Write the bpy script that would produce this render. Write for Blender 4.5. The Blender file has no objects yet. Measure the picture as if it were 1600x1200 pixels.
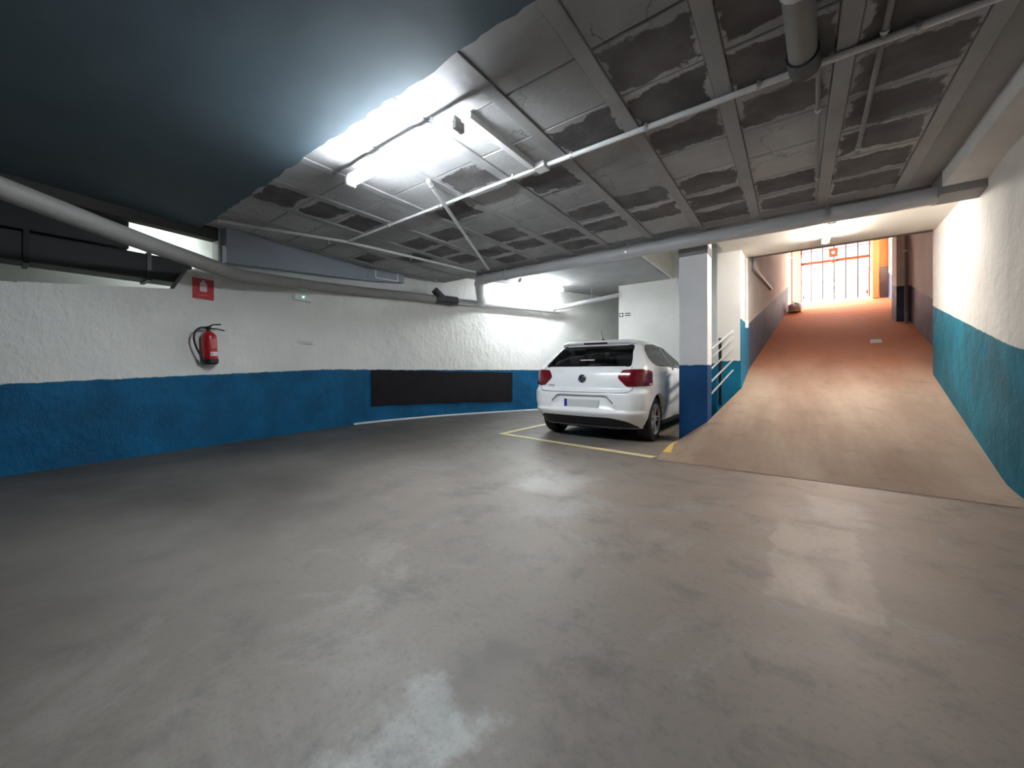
import bpy, bmesh, math, random
import numpy as np
from mathutils import Vector, Matrix
random.seed(7)
PI = math.pi
sc = bpy.context.scene
C = sc.collection

# ------------------------------------------------------------------ camera, sky, sun, exposure
# world axes: X across the garage (towards the ramp's right wall), Y along the ramp, Z up
cam_d = bpy.data.cameras.new('camera')
cam = bpy.data.objects.new('camera', cam_d)
C.objects.link(cam)
cam.location = (0, 0, 1.0)
cam.rotation_euler = (PI / 2, 0, math.atan(442 / 600))
cam_d.sensor_fit = 'HORIZONTAL'
cam_d.sensor_width = 36
cam_d.lens = 13.5
cam_d.shift_y = -20 / 1600
cam_d.clip_start = 0.05
sc.camera = cam

w = bpy.data.worlds.new('sky')
sc.world = w
w.use_nodes = True
bg = w.node_tree.nodes['Background']
bg.inputs['Color'].default_value = (1.0, 0.94, 0.87, 1)
bg.inputs['Strength'].default_value = 4.6

sun_d = bpy.data.lights.new('sun', 'SUN')
sun = bpy.data.objects.new('sun', sun_d)
C.objects.link(sun)
sun_d.energy = 4.5
sun_d.color = (1.0, 0.9, 0.78)
sun_d.angle = 0.01
sun.rotation_euler = Vector((0.25, 0.62, -0.74)).to_track_quat('-Z', 'Y').to_euler()
sun.location = (0, 10, 20)

sc.view_settings.view_transform = 'Standard'
sc.view_settings.look = 'None'
sc.view_settings.gamma = 1
sc.view_settings.exposure = 3.15
sc.view_settings.use_curve_mapping = False
sc.cycles.use_denoising = True
sc.cycles.max_bounces = 10
sc.cycles.diffuse_bounces = 6
sc.cycles.sample_clamp_indirect = 6

MAIN_TUBE, FAR_TUBE, RAMP_TUBE, ROOM_TUBE = 31.0, 21.0, 24.0, 9.0


# ------------------------------------------------------------------ materials
class N:
    """small wrapper round a node tree"""
    def __init__(s, name):
        s.m = bpy.data.materials.new(name)
        s.m.use_nodes = True
        s.t = s.m.node_tree
        s.b = s.t.nodes['Principled BSDF']
        s.geo = None

    def n(s, typ, **kw):
        x = s.t.nodes.new(typ)
        for k, v in kw.items():
            setattr(x, k, v)
        return x

    def l(s, a, b):
        s.t.links.new(a, b)

    def pos(s):
        if s.geo is None:
            s.geo = s.n('ShaderNodeNewGeometry').outputs['Position']
        return s.geo

    def math(s, op, a, b=None, c=None, clamp=False):
        x = s.n('ShaderNodeMath', operation=op)
        x.use_clamp = clamp
        for i, v in enumerate((a, b, c)):
            if v is None:
                continue
            if isinstance(v, (int, float)):
                x.inputs[i].default_value = v
            else:
                s.l(v, x.inputs[i])
        return x.outputs[0]

    def xyz(s):
        x = s.n('ShaderNodeSeparateXYZ')
        s.l(s.pos(), x.inputs[0])
        return x.outputs

    def noise(s, scale, detail=4, rough=0.55, vec=None, stretch=None, dist=0.0):
        x = s.n('ShaderNodeTexNoise')
        x.inputs['Scale'].default_value = scale
        x.inputs['Detail'].default_value = detail
        x.inputs['Roughness'].default_value = rough
        x.inputs['Distortion'].default_value = dist
        v = vec if vec is not None else s.pos()
        if stretch:
            mp = s.n('ShaderNodeMapping')
            mp.inputs['Scale'].default_value = stretch
            s.l(v, mp.inputs[0])
            v = mp.outputs[0]
        s.l(v, x.inputs['Vector'])
        return x.outputs[0]

    def ramp(s, fac, lo, hi, smooth=True):
        x = s.n('ShaderNodeMapRange')
        if smooth:
            x.interpolation_type = 'SMOOTHSTEP'
        s.l(fac, x.inputs[0])
        x.inputs[1].default_value = lo
        x.inputs[2].default_value = hi
        return x.outputs[0]

    def mix(s, fac, a, b):
        x = s.n('ShaderNodeMix', data_type='RGBA')
        for i, v in ((0, fac), (6, a), (7, b)):
            if isinstance(v, tuple):
                x.inputs[i].default_value = (*v, 1)
            elif isinstance(v, (int, float)):
                x.inputs[i].default_value = v
            else:
                s.l(v, x.inputs[i])
        return x.outputs[2]

    def bump(s, h, strength=0.4, dist=0.02):
        x = s.n('ShaderNodeBump')
        x.inputs['Strength'].default_value = strength
        x.inputs['Distance'].default_value = dist
        s.l(h, x.inputs['Height'])
        s.l(x.outputs[0], s.b.inputs['Normal'])

    def col(s, c):
        if isinstance(c, tuple):
            s.b.inputs['Base Color'].default_value = (*c, 1)
        else:
            s.l(c, s.b.inputs['Base Color'])

    def rough(s, r):
        if isinstance(r, (int, float)):
            s.b.inputs['Roughness'].default_value = r
        else:
            s.l(r, s.b.inputs['Roughness'])


def simple(name, c, rough=0.5, metal=0.0, coat=0.0, var=0.12, vscale=14, bump=0.0):
    k = N(name)
    f = k.noise(vscale, 3)
    k.col(k.mix(f, tuple(x * (1 - var) for x in c), tuple(min(1, x * (1 + var)) for x in c)))
    k.rough(rough)
    k.b.inputs['Metallic'].default_value = metal
    k.b.inputs['Coat Weight'].default_value = coat
    k.b.inputs['Coat Roughness'].default_value = 0.12
    if bump:
        k.bump(k.noise(vscale * 4, 4), bump, 0.005)
    return k.m


def emit(name, c, s):
    k = N(name)
    k.col((0.9, 0.9, 0.9))
    k.b.inputs['Emission Color'].default_value = (*c, 1)
    k.b.inputs['Emission Strength'].default_value = s
    return k.m


def wall_paint(name, white, blue, band, stretch=(1, 1, 1), rough_amt=0.5, scale=5):
    """whitewashed rough plaster above a painted band; band = function(k, xyz) -> height of the band's top edge"""
    k = N(name)
    o = k.xyz()
    top = band(k, o)
    edge = k.math('MULTIPLY', k.math('SUBTRACT', k.noise(9, 4), 0.5), 0.035)
    d = k.math('SUBTRACT', k.math('ADD', o[2], edge), top)
    m = k.ramp(d, -0.008, 0.008)
    big = k.noise(0.8, 5)
    fine = k.noise(scale * 2.4, 6, 0.6, stretch=stretch)
    wcol = k.mix(k.ramp(big, 0.3, 0.75), tuple(x * 0.86 for x in white), white)
    spots = k.ramp(k.noise(16, 5, 0.65), 0.70, 0.78)
    wcol = k.mix(k.math('MULTIPLY', spots, 0.35), wcol, tuple(x * 0.45 for x in white))
    bcol = k.mix(k.ramp(k.noise(2.2, 5), 0.3, 0.75), tuple(x * 0.75 for x in blue), tuple(min(1, x * 1.2) for x in blue))
    scr = k.ramp(k.noise(24, 5, 0.7), 0.71, 0.76)
    bcol = k.mix(k.math('MULTIPLY', scr, 0.3), bcol, (0.12, 0.3, 0.36))
    k.col(k.mix(m, bcol, wcol))
    k.rough(k.math('ADD', k.math('MULTIPLY', m, 0.2), 0.65))
    k.b.inputs['Specular IOR Level'].default_value = 0.25
    lumps = k.math('ADD', k.math('MULTIPLY', fine, 0.5), k.noise(scale * 0.7, 5, 0.6))
    k.bump(lumps, rough_amt, 0.06)
    return k.m


def lin(c0, cx=0.0, cy=0.0, lo=None):
    def f(k, o):
        v = k.math('ADD', k.math('MULTIPLY_ADD', o[0], cx, c0), k.math('MULTIPLY', o[1], cy))
        if lo is not None:
            v = k.math('MAXIMUM', v, lo)
        return v
    return f


WHITE = (0.8, 0.8, 0.77)
M = {}
M['wall_left'] = wall_paint('whitewash_over_blue_band', WHITE, (0.002, 0.095, 0.215),
                            lambda k, o: k.math('MINIMUM', k.math('MULTIPLY_ADD', o[1], 0.045, 0.875), 1.03),
                            stretch=(1, 1, 0.45), rough_amt=0.55)
M['wall_right'] = wall_paint('whitewash_over_teal_band', (0.68, 0.66, 0.62), (0.003, 0.13, 0.19),
                             lin(0.143, 0, 0.216, lo=0.95), rough_amt=0.6, scale=3)
M['wall_ramp'] = wall_paint('whitewash_over_slate_band', (0.74, 0.71, 0.67), (0.07, 0.085, 0.14),
                            lin(0.92 - 0.25 * 4.85, 0, 0.25), rough_amt=0.3)
M['wall_white'] = wall_paint('white_wall_over_blue_band', (0.82, 0.81, 0.78), (0.004, 0.17, 0.3), lin(1.17), rough_amt=0.15)
M['pier'] = wall_paint('pier_paint', (0.82, 0.81, 0.78), (0.004, 0.17, 0.3),
                       lambda k, o: k.math('MULTIPLY_ADD', k.math('GREATER_THAN', o[0], -0.752), 0.72, 1.18), rough_amt=0.12)
M['column'] = wall_paint('column_paint', (0.84, 0.84, 0.86), (0.004, 0.065, 0.2), lin(1.09), rough_amt=0.08)
M['plaster'] = simple('bare_whitewash', (0.6, 0.6, 0.58), 0.8, bump=0.3, vscale=4)
M['shell'] = simple('rough_concrete', (0.25, 0.25, 0.25), 0.9, vscale=3)
M['lintel'] = simple('shade_darkened_lintel', (0.06, 0.058, 0.055), 0.85)  # colour darkened to stand in for the shade below the soffit
M['dark_duct_and_infill'] = simple('dark_sheet_metal_and_infill', (0.03, 0.03, 0.032), 0.6)
M['bulkhead'] = simple('grey_blue_render', (0.32, 0.36, 0.42), 0.8, vscale=3, bump=0.15)
M['beam'] = simple('grey_beam_render', (0.22, 0.21, 0.21), 0.8, vscale=3, bump=0.2)
M['cream'] = simple('cream_render', (0.68, 0.65, 0.58), 0.75, vscale=2, bump=0.1)
M['orange'] = simple('orange_painted_render', (0.75, 0.26, 0.08), 0.7, vscale=2, bump=0.1)
M['greydado'] = simple('grey_dado_paint', (0.2, 0.17, 0.16), 0.7, vscale=2)
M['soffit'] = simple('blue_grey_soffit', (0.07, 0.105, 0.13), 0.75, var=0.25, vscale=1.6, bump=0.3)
M['pvc'] = simple('grey_pvc', (0.46, 0.46, 0.47), 0.45, vscale=3, var=0.1)
M['pvc_dirty'] = simple('dusty_grey_pvc', (0.26, 0.25, 0.24), 0.6, vscale=3, var=0.2)
M['pvc_dark'] = simple('dark_grey_pvc', (0.035, 0.035, 0.04), 0.5)
M['conduit'] = simple('white_conduit', (0.72, 0.72, 0.72), 0.45)
M['dull'] = simple('dusty_conduit', (0.22, 0.21, 0.2), 0.6)
M['galv'] = simple('galvanised_steel', (0.5, 0.5, 0.52), 0.4, metal=0.7)
M['rail'] = simple('grey_painted_rail', (0.48, 0.5, 0.5), 0.4, metal=0.3)
M['black_steel'] = simple('black_painted_steel', (0.012, 0.012, 0.014), 0.4)
M['rubber_panel'] = simple('black_wall_paint', (0.012, 0.010, 0.014), 0.55, var=0.5, vscale=2.5, bump=0.15)
M['rubber_panel'].node_tree.nodes['Principled BSDF'].inputs['Specular IOR Level'].default_value = 0.15
M['yellow'] = simple('worn_yellow_paint', (0.75, 0.5, 0.12), 0.6, var=0.35, vscale=6)
M['yellow_pale'] = simple('faded_yellow_paint', (0.72, 0.62, 0.34), 0.6, var=0.3, vscale=6)
M['white_plastic'] = simple('white_plastic', (0.75, 0.76, 0.76), 0.4, var=0.03)
M['paper'] = simple('white_paper', (0.85, 0.85, 0.83), 0.8, var=0.03)
M['bag'] = simple('pale_plastic_bag', (0.72, 0.7, 0.66), 0.5, vscale=30)
M['red'] = simple('red_enamel', (0.42, 0.012, 0.02), 0.3, coat=0.4, var=0.1)
M['sign_red'] = simple('red_sign_print', (0.5, 0.03, 0.035), 0.5, var=0.08)
M['black_plastic'] = simple('black_plastic', (0.012, 0.012, 0.013), 0.45)
M['label'] = simple('pale_label_and_painted_glint', (0.75, 0.6, 0.6), 0.5, var=0.05)
M['label_red'] = simple('faded_red_label', (0.62, 0.14, 0.14), 0.5, var=0.1)
M['gate'] = simple('red_oxide_steel', (0.22, 0.05, 0.02), 0.5)
M['street'] = simple('asphalt', (0.3, 0.29, 0.28), 0.9)
M['facade'] = simple('white_facade_render', (0.34, 0.335, 0.33), 0.9, var=0.04, vscale=1)
M['facade_trim'] = simple('pinkish_stone', (0.04, 0.02, 0.025), 0.8, var=0.1)
M['facade_glass'] = simple('dim_window_glass', (0.35, 0.36, 0.4), 0.15)
M['green_led'] = emit('green_led', (0.1, 1.0, 0.4), 6)
M['main_tube'] = emit('cool_tube_light', (0.88, 0.95, 1.0), MAIN_TUBE)
M['far_tube'] = emit('white_tube_light', (0.9, 0.97, 1.0), FAR_TUBE)
M['ramp_tube'] = emit('warm_tube_light', (1.0, 0.93, 0.86), RAMP_TUBE)
M['room_tube'] = emit('room_tube_light', (0.9, 1.0, 0.96), ROOM_TUBE)


def floor_mat():
    k = N('worn_polished_concrete')
    o = k.xyz()

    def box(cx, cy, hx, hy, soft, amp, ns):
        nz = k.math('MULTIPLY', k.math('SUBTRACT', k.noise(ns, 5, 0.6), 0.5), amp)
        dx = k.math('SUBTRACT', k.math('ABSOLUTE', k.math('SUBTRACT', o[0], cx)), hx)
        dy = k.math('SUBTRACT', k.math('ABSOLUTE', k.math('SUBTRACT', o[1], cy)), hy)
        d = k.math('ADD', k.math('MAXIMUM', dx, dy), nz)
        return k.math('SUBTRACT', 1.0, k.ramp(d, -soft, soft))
    c = k.mix(k.ramp(k.noise(0.7, 6, 0.6), 0.3, 0.7), (0.055, 0.048, 0.041), (0.105, 0.093, 0.082))
    
    # light falloff painted into the floor colour: darker towards the near left
    falloff = k.ramp(k.math('ADD', k.math('ADD', o[0], k.math('MULTIPLY', o[1], 0.45)), k.math('MULTIPLY', k.noise(0.8, 4), 1.2)), -2.6, 0.2)
    c = k.mix(k.math('MULTIPLY', falloff, 0.6), c, (0.31, 0.265, 0.235))
    # brown drag of dirt from the ramp
    br = k.math('MULTIPLY', k.ramp(k.math('ADD', o[0], k.math('MULTIPLY', k.noise(1.2, 4), 1.2)), -1.5, 0.6), k.ramp(o[1], 0.5, 3.5))
    c = k.mix(k.math('MULTIPLY', br, 0.8), c, (0.26, 0.175, 0.13))
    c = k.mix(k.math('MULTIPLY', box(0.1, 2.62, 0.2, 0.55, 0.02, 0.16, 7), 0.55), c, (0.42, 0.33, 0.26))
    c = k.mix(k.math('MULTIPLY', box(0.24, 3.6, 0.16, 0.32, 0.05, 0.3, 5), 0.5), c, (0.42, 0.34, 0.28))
    c = k.mix(k.math('MULTIPLY', box(0.14, 2.34, 0.025, 0.14, 0.035, 0.08, 9), 0.5), c, (0.1, 0.07, 0.06))
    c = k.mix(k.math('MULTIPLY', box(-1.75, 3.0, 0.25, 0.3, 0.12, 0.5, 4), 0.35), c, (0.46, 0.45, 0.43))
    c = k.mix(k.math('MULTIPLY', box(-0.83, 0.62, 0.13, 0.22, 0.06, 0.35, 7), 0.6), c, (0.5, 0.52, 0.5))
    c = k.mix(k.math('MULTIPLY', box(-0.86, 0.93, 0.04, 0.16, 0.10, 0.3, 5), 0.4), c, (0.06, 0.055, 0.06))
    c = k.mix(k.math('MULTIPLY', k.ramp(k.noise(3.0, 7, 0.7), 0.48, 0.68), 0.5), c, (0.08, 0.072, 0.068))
    c = k.mix(k.math('MULTIPLY', k.math('MULTIPLY', falloff, k.ramp(k.noise(1.3, 7, 0.72, dist=0.6), 0.52, 0.66)), 0.45), c, (0.3, 0.28, 0.265))
    c = k.mix(k.math('MULTIPLY', k.ramp(k.noise(40, 3, 0.7), 0.5, 0.75), 0.35), c, (0.1, 0.09, 0.085))
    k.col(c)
    k.rough(k.math('ADD', k.math('MULTIPLY', k.noise(2.5, 6, 0.6), 0.34), 0.33))
    k.b.inputs['Specular IOR Level'].default_value = 0.4
    k.bump(k.noise(30, 5, 0.7), 0.08, 0.01)
    return k.m


def ramp_mat():
    k = N('worn_ramp_concrete')
    o = k.xyz()
    c = k.mix(k.ramp(k.noise(0.9, 6, 0.6, stretch=(1.6, 0.35, 1)), 0.3, 0.7), (0.24, 0.165, 0.122), (0.37, 0.285, 0.225))
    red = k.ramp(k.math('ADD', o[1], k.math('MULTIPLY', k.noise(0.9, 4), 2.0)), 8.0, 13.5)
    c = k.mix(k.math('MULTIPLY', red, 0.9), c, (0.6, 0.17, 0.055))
    c = k.mix(k.math('MULTIPLY', k.ramp(k.noise(4, 6, 0.7), 0.5, 0.75), 0.35), c, (0.14, 0.1, 0.085))
    k.col(c)
    k.rough(0.8)
    k.b.inputs['Specular IOR Level'].default_value = 0.15
    k.bump(k.noise(26, 5, 0.7), 0.15, 0.01)
    return k.m


def ceiling_mat(name, peeled):
    k = N(name)
    paint = k.mix(k.ramp(k.noise(1.1, 5), 0.3, 0.7), (0.3, 0.3, 0.305), (0.45, 0.45, 0.45))
    vor = k.n('ShaderNodeTexVoronoi', feature='DISTANCE_TO_EDGE')
    vor.inputs['Scale'].default_value = 1.7
    dis = k.n('ShaderNodeVectorMath', operation='MULTIPLY_ADD')
    nz = k.n('ShaderNodeTexNoise')
    nz.inputs['Scale'].default_value = 5
    nz.inputs['Detail'].default_value = 5
    k.l(k.pos(), nz.inputs['Vector'])
    k.l(nz.outputs[1], dis.inputs[0])
    dis.inputs[1].default_value = (0.35, 0.35, 0.35)
    k.l(k.pos(), dis.inputs[2])
    k.l(dis.outputs[0], vor.inputs['Vector'])
    crack = k.math('MULTIPLY', k.math('SUBTRACT', 1.0, k.ramp(vor.outputs[0], 0.003, 0.012)), k.ramp(k.noise(1.6, 2), 0.48, 0.56))
    paint = k.mix(k.math('MULTIPLY', crack, 0.55), paint, (0.16, 0.16, 0.16))
    h = k.math('SUBTRACT', k.noise(22, 5, 0.65), k.math('MULTIPLY', crack, 1.5))
    if peeled:
        tc = k.n('ShaderNodeTexCoord').outputs['Object']
        s = k.n('ShaderNodeSeparateXYZ')
        k.l(tc, s.inputs[0])
        dx = k.math('SUBTRACT', 0.30, k.math('ABSOLUTE', s.outputs[0]))
        dy = k.math('SUBTRACT', 0.235, k.math('ABSOLUTE', s.outputs[1]))
        d = k.math('MINIMUM', dx, dy)
        d = k.math('ADD', d, k.math('MULTIPLY', k.math('SUBTRACT', k.noise(4.5, 6, 0.62), 0.5), 0.26))
        m = k.ramp(d, 0.035, 0.055)
        bare = k.mix(k.ramp(k.noise(3, 5), 0.3, 0.7), (0.075, 0.07, 0.072), (0.15, 0.142, 0.142))
        paint = k.mix(m, paint, bare)
        h = k.math('SUBTRACT', h, k.math('MULTIPLY', m, 1.2))
    k.col(paint)
    k.rough(0.8)
    k.bump(h, 0.35, 0.012)
    return k.m


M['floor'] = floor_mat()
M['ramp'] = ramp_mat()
M['painted_block'] = ceiling_mat('painted_ceiling_block', False)
M['peeled_block'] = ceiling_mat('peeled_ceiling_block', True)
M['joist'] = simple('painted_joist', (0.33, 0.33, 0.33), 0.8, var=0.25, vscale=3, bump=0.25)
M['slab'] = simple('dusty_ceiling_slab', (0.3, 0.3, 0.3), 0.85, vscale=3)


# ------------------------------------------------------------------ mesh helpers
def frame(mb, axis, a0, a1, z0, z1, d0, d1, t, mat=None, bottom=True):
    """rectangular frame of four bars; axis is the direction of its depth"""
    def b(p, q, r, u):
        if axis == 'y':
            mb.box((p, d0, r), (q, d1, u), mat=mat)
        else:
            mb.box((d0, p, r), (d1, q, u), mat=mat)
    b(a0, a0 + t, z0, z1)
    b(a1 - t, a1, z0, z1)
    b(a0 + t, a1 - t, z1 - t, z1)
    if bottom:
        b(a0 + t, a1 - t, z0, z0 + t)
    return mb


def link(name, me, m=None, parent=None, loc=None):
    o = bpy.data.objects.new(name, me)
    C.objects.link(o)
    if m is not None:
        me.materials.append(m)
    if parent is not None:
        o.parent = parent
    if loc is not None:
        o.location = loc
    return o


def tag(o, label=None, cat=None, group=None, kind=None):
    for k, v in (('label', label), ('category', cat), ('group', group), ('kind', kind)):
        if v:
            o[k] = v
    return o


def thing(name, loc, label=None, cat=None, group=None, kind=None):
    o = bpy.data.objects.new(name, None)
    C.objects.link(o)
    o.location = loc
    o.empty_display_size = 0.1
    return tag(o, label, cat, group, kind)


class MB:
    """collects shapes in world coordinates; build() links them as one mesh object"""
    def __init__(s):
        s.v, s.f = [], []

    def add(s, vs, fs):
        n = len(s.v)
        s.v += [tuple(p) for p in vs]
        s.f += [tuple(i + n for i in f) for f in fs]
        return s

    def box(s, a, b, bev=0.0, mat=None):
        x0, y0, z0 = (min(p, q) for p, q in zip(a, b))
        x1, y1, z1 = (max(p, q) for p, q in zip(a, b))
        if bev:
            bm = bmesh.new()
            bmesh.ops.create_cube(bm, size=1)
            for v in bm.verts:
                v.co = ((x0 + x1) / 2 + v.co.x * (x1 - x0), (y0 + y1) / 2 + v.co.y * (y1 - y0), (z0 + z1) / 2 + v.co.z * (z1 - z0))
            bmesh.ops.bevel(bm, geom=bm.edges[:], offset=bev, segments=2, affect='EDGES', profile=0.6)
            return s.bm(bm, mat)
        vs = [(x0, y0, z0), (x1, y0, z0), (x1, y1, z0), (x0, y1, z0), (x0, y0, z1), (x1, y0, z1), (x1, y1, z1), (x0, y1, z1)]
        if mat is not None:
            vs = [mat @ Vector(p) for p in vs]
        return s.add(vs, [(0, 3, 2, 1), (4, 5, 6, 7), (0, 1, 5, 4), (1, 2, 6, 5), (2, 3, 7, 6), (3, 0, 4, 7)])

    def bm(s, bm, mat=None):
        bm.verts.ensure_lookup_table()
        s.add([(mat @ v.co) if mat is not None else v.co for v in bm.verts], [[v.index for v in f.verts] for f in bm.faces])
        bm.free()
        return s

    def prism(s, outline, h0, h1, axis='z', mat=None):
        """closed outline extruded from h0 to h1 along an axis (outline in the other two axes)"""
        n = len(outline)

        def p(q, h):
            a, b = q
            r = {'z': (a, b, h), 'x': (h, a, b), 'y': (a, h, b)}[axis]
            return mat @ Vector(r) if mat is not None else r
        vs = [p(q, h0) for q in outline] + [p(q, h1) for q in outline]
        fs = [tuple(range(n))[::-1], tuple(range(n, 2 * n))] + [(i, (i + 1) % n, n + (i + 1) % n, n + i) for i in range(n)]
        return s.add(vs, fs)

    def tube(s, pts, r, seg=12, cap=True):
        pts = [Vector(p) for p in pts]
        rs = r if isinstance(r, (list, tuple)) else [r] * len(pts)
        t0 = (pts[1] - pts[0]).normalized()
        up = Vector((0, 0, 1)) if abs(t0.z) < 0.9 else Vector((1, 0, 0))
        a = t0.cross(up).normalized()
        vs, fs = [], []
        for i, p in enumerate(pts):
            t = ((pts[min(i + 1, len(pts) - 1)] - p).normalized() + (p - pts[max(i - 1, 0)]).normalized()).normalized()
            a = (a - t * a.dot(t)).normalized()
            b = t.cross(a)
            for k in range(seg):
                an = 2 * PI * k / seg
                vs.append(p + (a * math.cos(an) + b * math.sin(an)) * rs[i])
        for i in range(len(pts) - 1):
            for k in range(seg):
                k2 = (k + 1) % seg
                fs.append((i * seg + k, i * seg + k2, (i + 1) * seg + k2, (i + 1) * seg + k))
        if cap:
            fs += [tuple(range(seg))[::-1], tuple(range((len(pts) - 1) * seg, len(pts) * seg))]
        return s.add(vs, fs)

    def lathe(s, prof, seg=28, mat=None, cap=True):
        """profile of (radius, height) turned round the local z axis"""
        vs, fs = [], []
        for r, h in prof:
            for k in range(seg):
                an = 2 * PI * k / seg
                q = Vector((r * math.cos(an), r * math.sin(an), h))
                vs.append(mat @ q if mat is not None else q)
        for i in range(len(prof) - 1):
            for k in range(seg):
                k2 = (k + 1) % seg
                fs.append((i * seg + k, i * seg + k2, (i + 1) * seg + k2, (i + 1) * seg + k))
        if cap:
            fs += [tuple(range(seg))[::-1], tuple(range((len(prof) - 1) * seg, len(prof) * seg))]
        return s.add(vs, fs)

    def quad(s, *p):
        return s.add(p, [tuple(range(len(p)))])

    def build(s, name, m, parent=None, org=None, smooth=False, kind=None):
        o0 = Vector(org) if org is not None else (Vector(parent.matrix_world.translation) if parent is not None else None)
        if parent is not None and org is None:
            q, o0 = parent, Vector((0, 0, 0))
            while q is not None:
                o0 += q.location
                q = q.parent
        if o0 is None:
            o0 = Vector((0, 0, 0))
        me = bpy.data.meshes.new(name)
        me.from_pydata([tuple(Vector(p) - o0) for p in s.v], [], s.f)
        me.validate()
        bm = bmesh.new()
        bm.from_mesh(me)
        bmesh.ops.recalc_face_normals(bm, faces=bm.faces[:])
        bm.to_mesh(me)
        bm.free()
        if smooth:
            me.polygons.foreach_set('use_smooth', [True] * len(me.polygons))
            me.set_sharp_from_angle(angle=math.radians(smooth if smooth is not True else 40))
        me.update()
        o = link(name, me, m, parent, o0 if parent is None else None)
        if kind:
            o['kind'] = kind
        return o


def bend(pts, r=0.12, n=5):
    """rounds the inner corners of a polyline"""
    pts = [Vector(p) for p in pts]
    out = [pts[0]]
    for a, b, c in zip(pts, pts[1:], pts[2:]):
        d1, d2 = (a - b), (c - b)
        k = min(r, d1.length * 0.45, d2.length * 0.45)
        p, q = b + d1.normalized() * k, b + d2.normalized() * k
        for i in range(n + 1):
            t = i / n
            out.append(p * (1 - t) ** 2 + b * 2 * t * (1 - t) + q * t * t)
    out.append(pts[-1])
    return out


def text_mesh(s, size, extrude=0.002):
    cu = bpy.data.curves.new('lettering', 'FONT')
    cu.body = s
    cu.size = size
    cu.extrude = extrude
    cu.align_x = 'CENTER'
    cu.align_y = 'CENTER'
    o = bpy.data.objects.new('lettering', cu)
    C.objects.link(o)
    bpy.context.view_layer.update()
    me = bpy.data.meshes.new_from_object(o.evaluated_get(bpy.context.evaluated_depsgraph_get()))
    bpy.data.objects.remove(o)
    return me


# ------------------------------------------------------------------ setting: floor, ramp, walls
SL, V0, VTOP = 0.25, 4.85, 20.0          # ramp slope, foot and head


def ramp_left(v):
    if v < 5.9:
        return -1.36 + max(0, 5.4 - v) * 0.1
    if v < 7.6:
        return -1.0 + (v - 5.95) * 0.15
    if v < 9:
        return -0.74
    return -0.74 + (v - 9) * 0.057


def ramp_right(v):
    return 1.44 + 0.07 * (v - 5) if v < 8.6 else 1.97 + 0.072 * (v - 8.65)


def ramp_z(v):
    t = min(v, VTOP) - V0 + 0.4
    return 0.0 if t < 0 else (SL * t * t / 1.6 if t < 0.8 else SL * (t - 0.4))


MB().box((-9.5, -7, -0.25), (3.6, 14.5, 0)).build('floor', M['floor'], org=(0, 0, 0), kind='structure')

mb = MB()
vs_list = [V0 - 0.4 + i * 0.12 for i in range(12)] + [5.85] + [5.97 + i * 0.2 for i in range(71)]
NW = 16
vs, fs = [], []
for v in vs_list:
    l, r = ramp_left(v), ramp_right(v) + 0.03
    for j in range(NW + 1):
        t = j / NW
        x = l + (r - l) * t
        z = ramp_z(v) + 0.004
        if v < 5.97:
            q = min(1, max(0, (x - l) / 0.42))
            z = 0.003 + (z - 0.003) * q * q * (3 - 2 * q)
        vs.append((x, v, z))
nr = len(vs_list)
for i in range(nr - 1):
    for j in range(NW):
        fs.append((i * (NW + 1) + j, i * (NW + 1) + j + 1, (i + 1) * (NW + 1) + j + 1, (i + 1) * (NW + 1) + j))
mb.add(vs, fs)
n0 = len(mb.v)
for i in range(13, nr):                      # kerb side facing the parking bay
    x, v, z = vs[i * (NW + 1)]
    mb.add([(x, v, z), (x, v, -0.02)], [])
mb.f += [(n0 + 2 * i, n0 + 2 * i + 1, n0 + 2 * i + 3, n0 + 2 * i + 2) for i in range(nr - 14)]
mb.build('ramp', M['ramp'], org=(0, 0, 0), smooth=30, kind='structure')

# left wall: two runs of wall with an opening high in the first
WL = [(-5.24, -5.0), (-5.78, -1.6), (-6.06, 0.15), (-6.33, 1.9), (-6.70, 4.2), (-6.32, 6.1), (-5.65, 7.67), (-4.2, 11.0), (-2.9, 14.3)]
TH = 0.16


def wall_run(p, q, z0a, z0b, z1a, z1b, th=TH):
    (x0, y0), (x1, y1) = p, q
    L = math.hypot(x1 - x0, y1 - y0)
    nx, ny = -(y1 - y0) / L * th, (x1 - x0) / L * th
    vs = [(x0, y0, z0a), (x1, y1, z0b), (x1, y1, z1b), (x0, y0, z1a),
          (x0 + nx, y0 + ny, z0a), (x1 + nx, y1 + ny, z0b), (x1 + nx, y1 + ny, z1b), (x0 + nx, y0 + ny, z1a)]
    return vs, [(0, 1, 2, 3), (5, 4, 7, 6), (0, 4, 5, 1), (3, 2, 6, 7), (0, 3, 7, 4), (1, 5, 6, 2)]


mb = MB()
mb.add(*wall_run(WL[0], WL[1], -0.02, -0.02, 3.3, 3.3))
P15 = (-6.25, 1.36)
mb.add(*wall_run(WL[1], WL[2], -0.02, -0.02, 1.78, 1.86))
mb.add(*wall_run(WL[2], P15, -0.02, -0.02, 1.87, 2.03))
mb.add(*wall_run(P15, (-6.27, 1.5), -0.02, -0.02, 2.03, 2.3))
mb.add(*wall_run((-6.27, 1.5), (-6.325, 1.84), -0.02, -0.02, 2.3, 2.45))
mb.build('wall_left', M['wall_left'], org=(0, 0, 0), kind='structure')
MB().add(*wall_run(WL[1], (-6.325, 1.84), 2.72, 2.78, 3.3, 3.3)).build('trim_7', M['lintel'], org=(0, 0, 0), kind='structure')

WP = None


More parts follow.
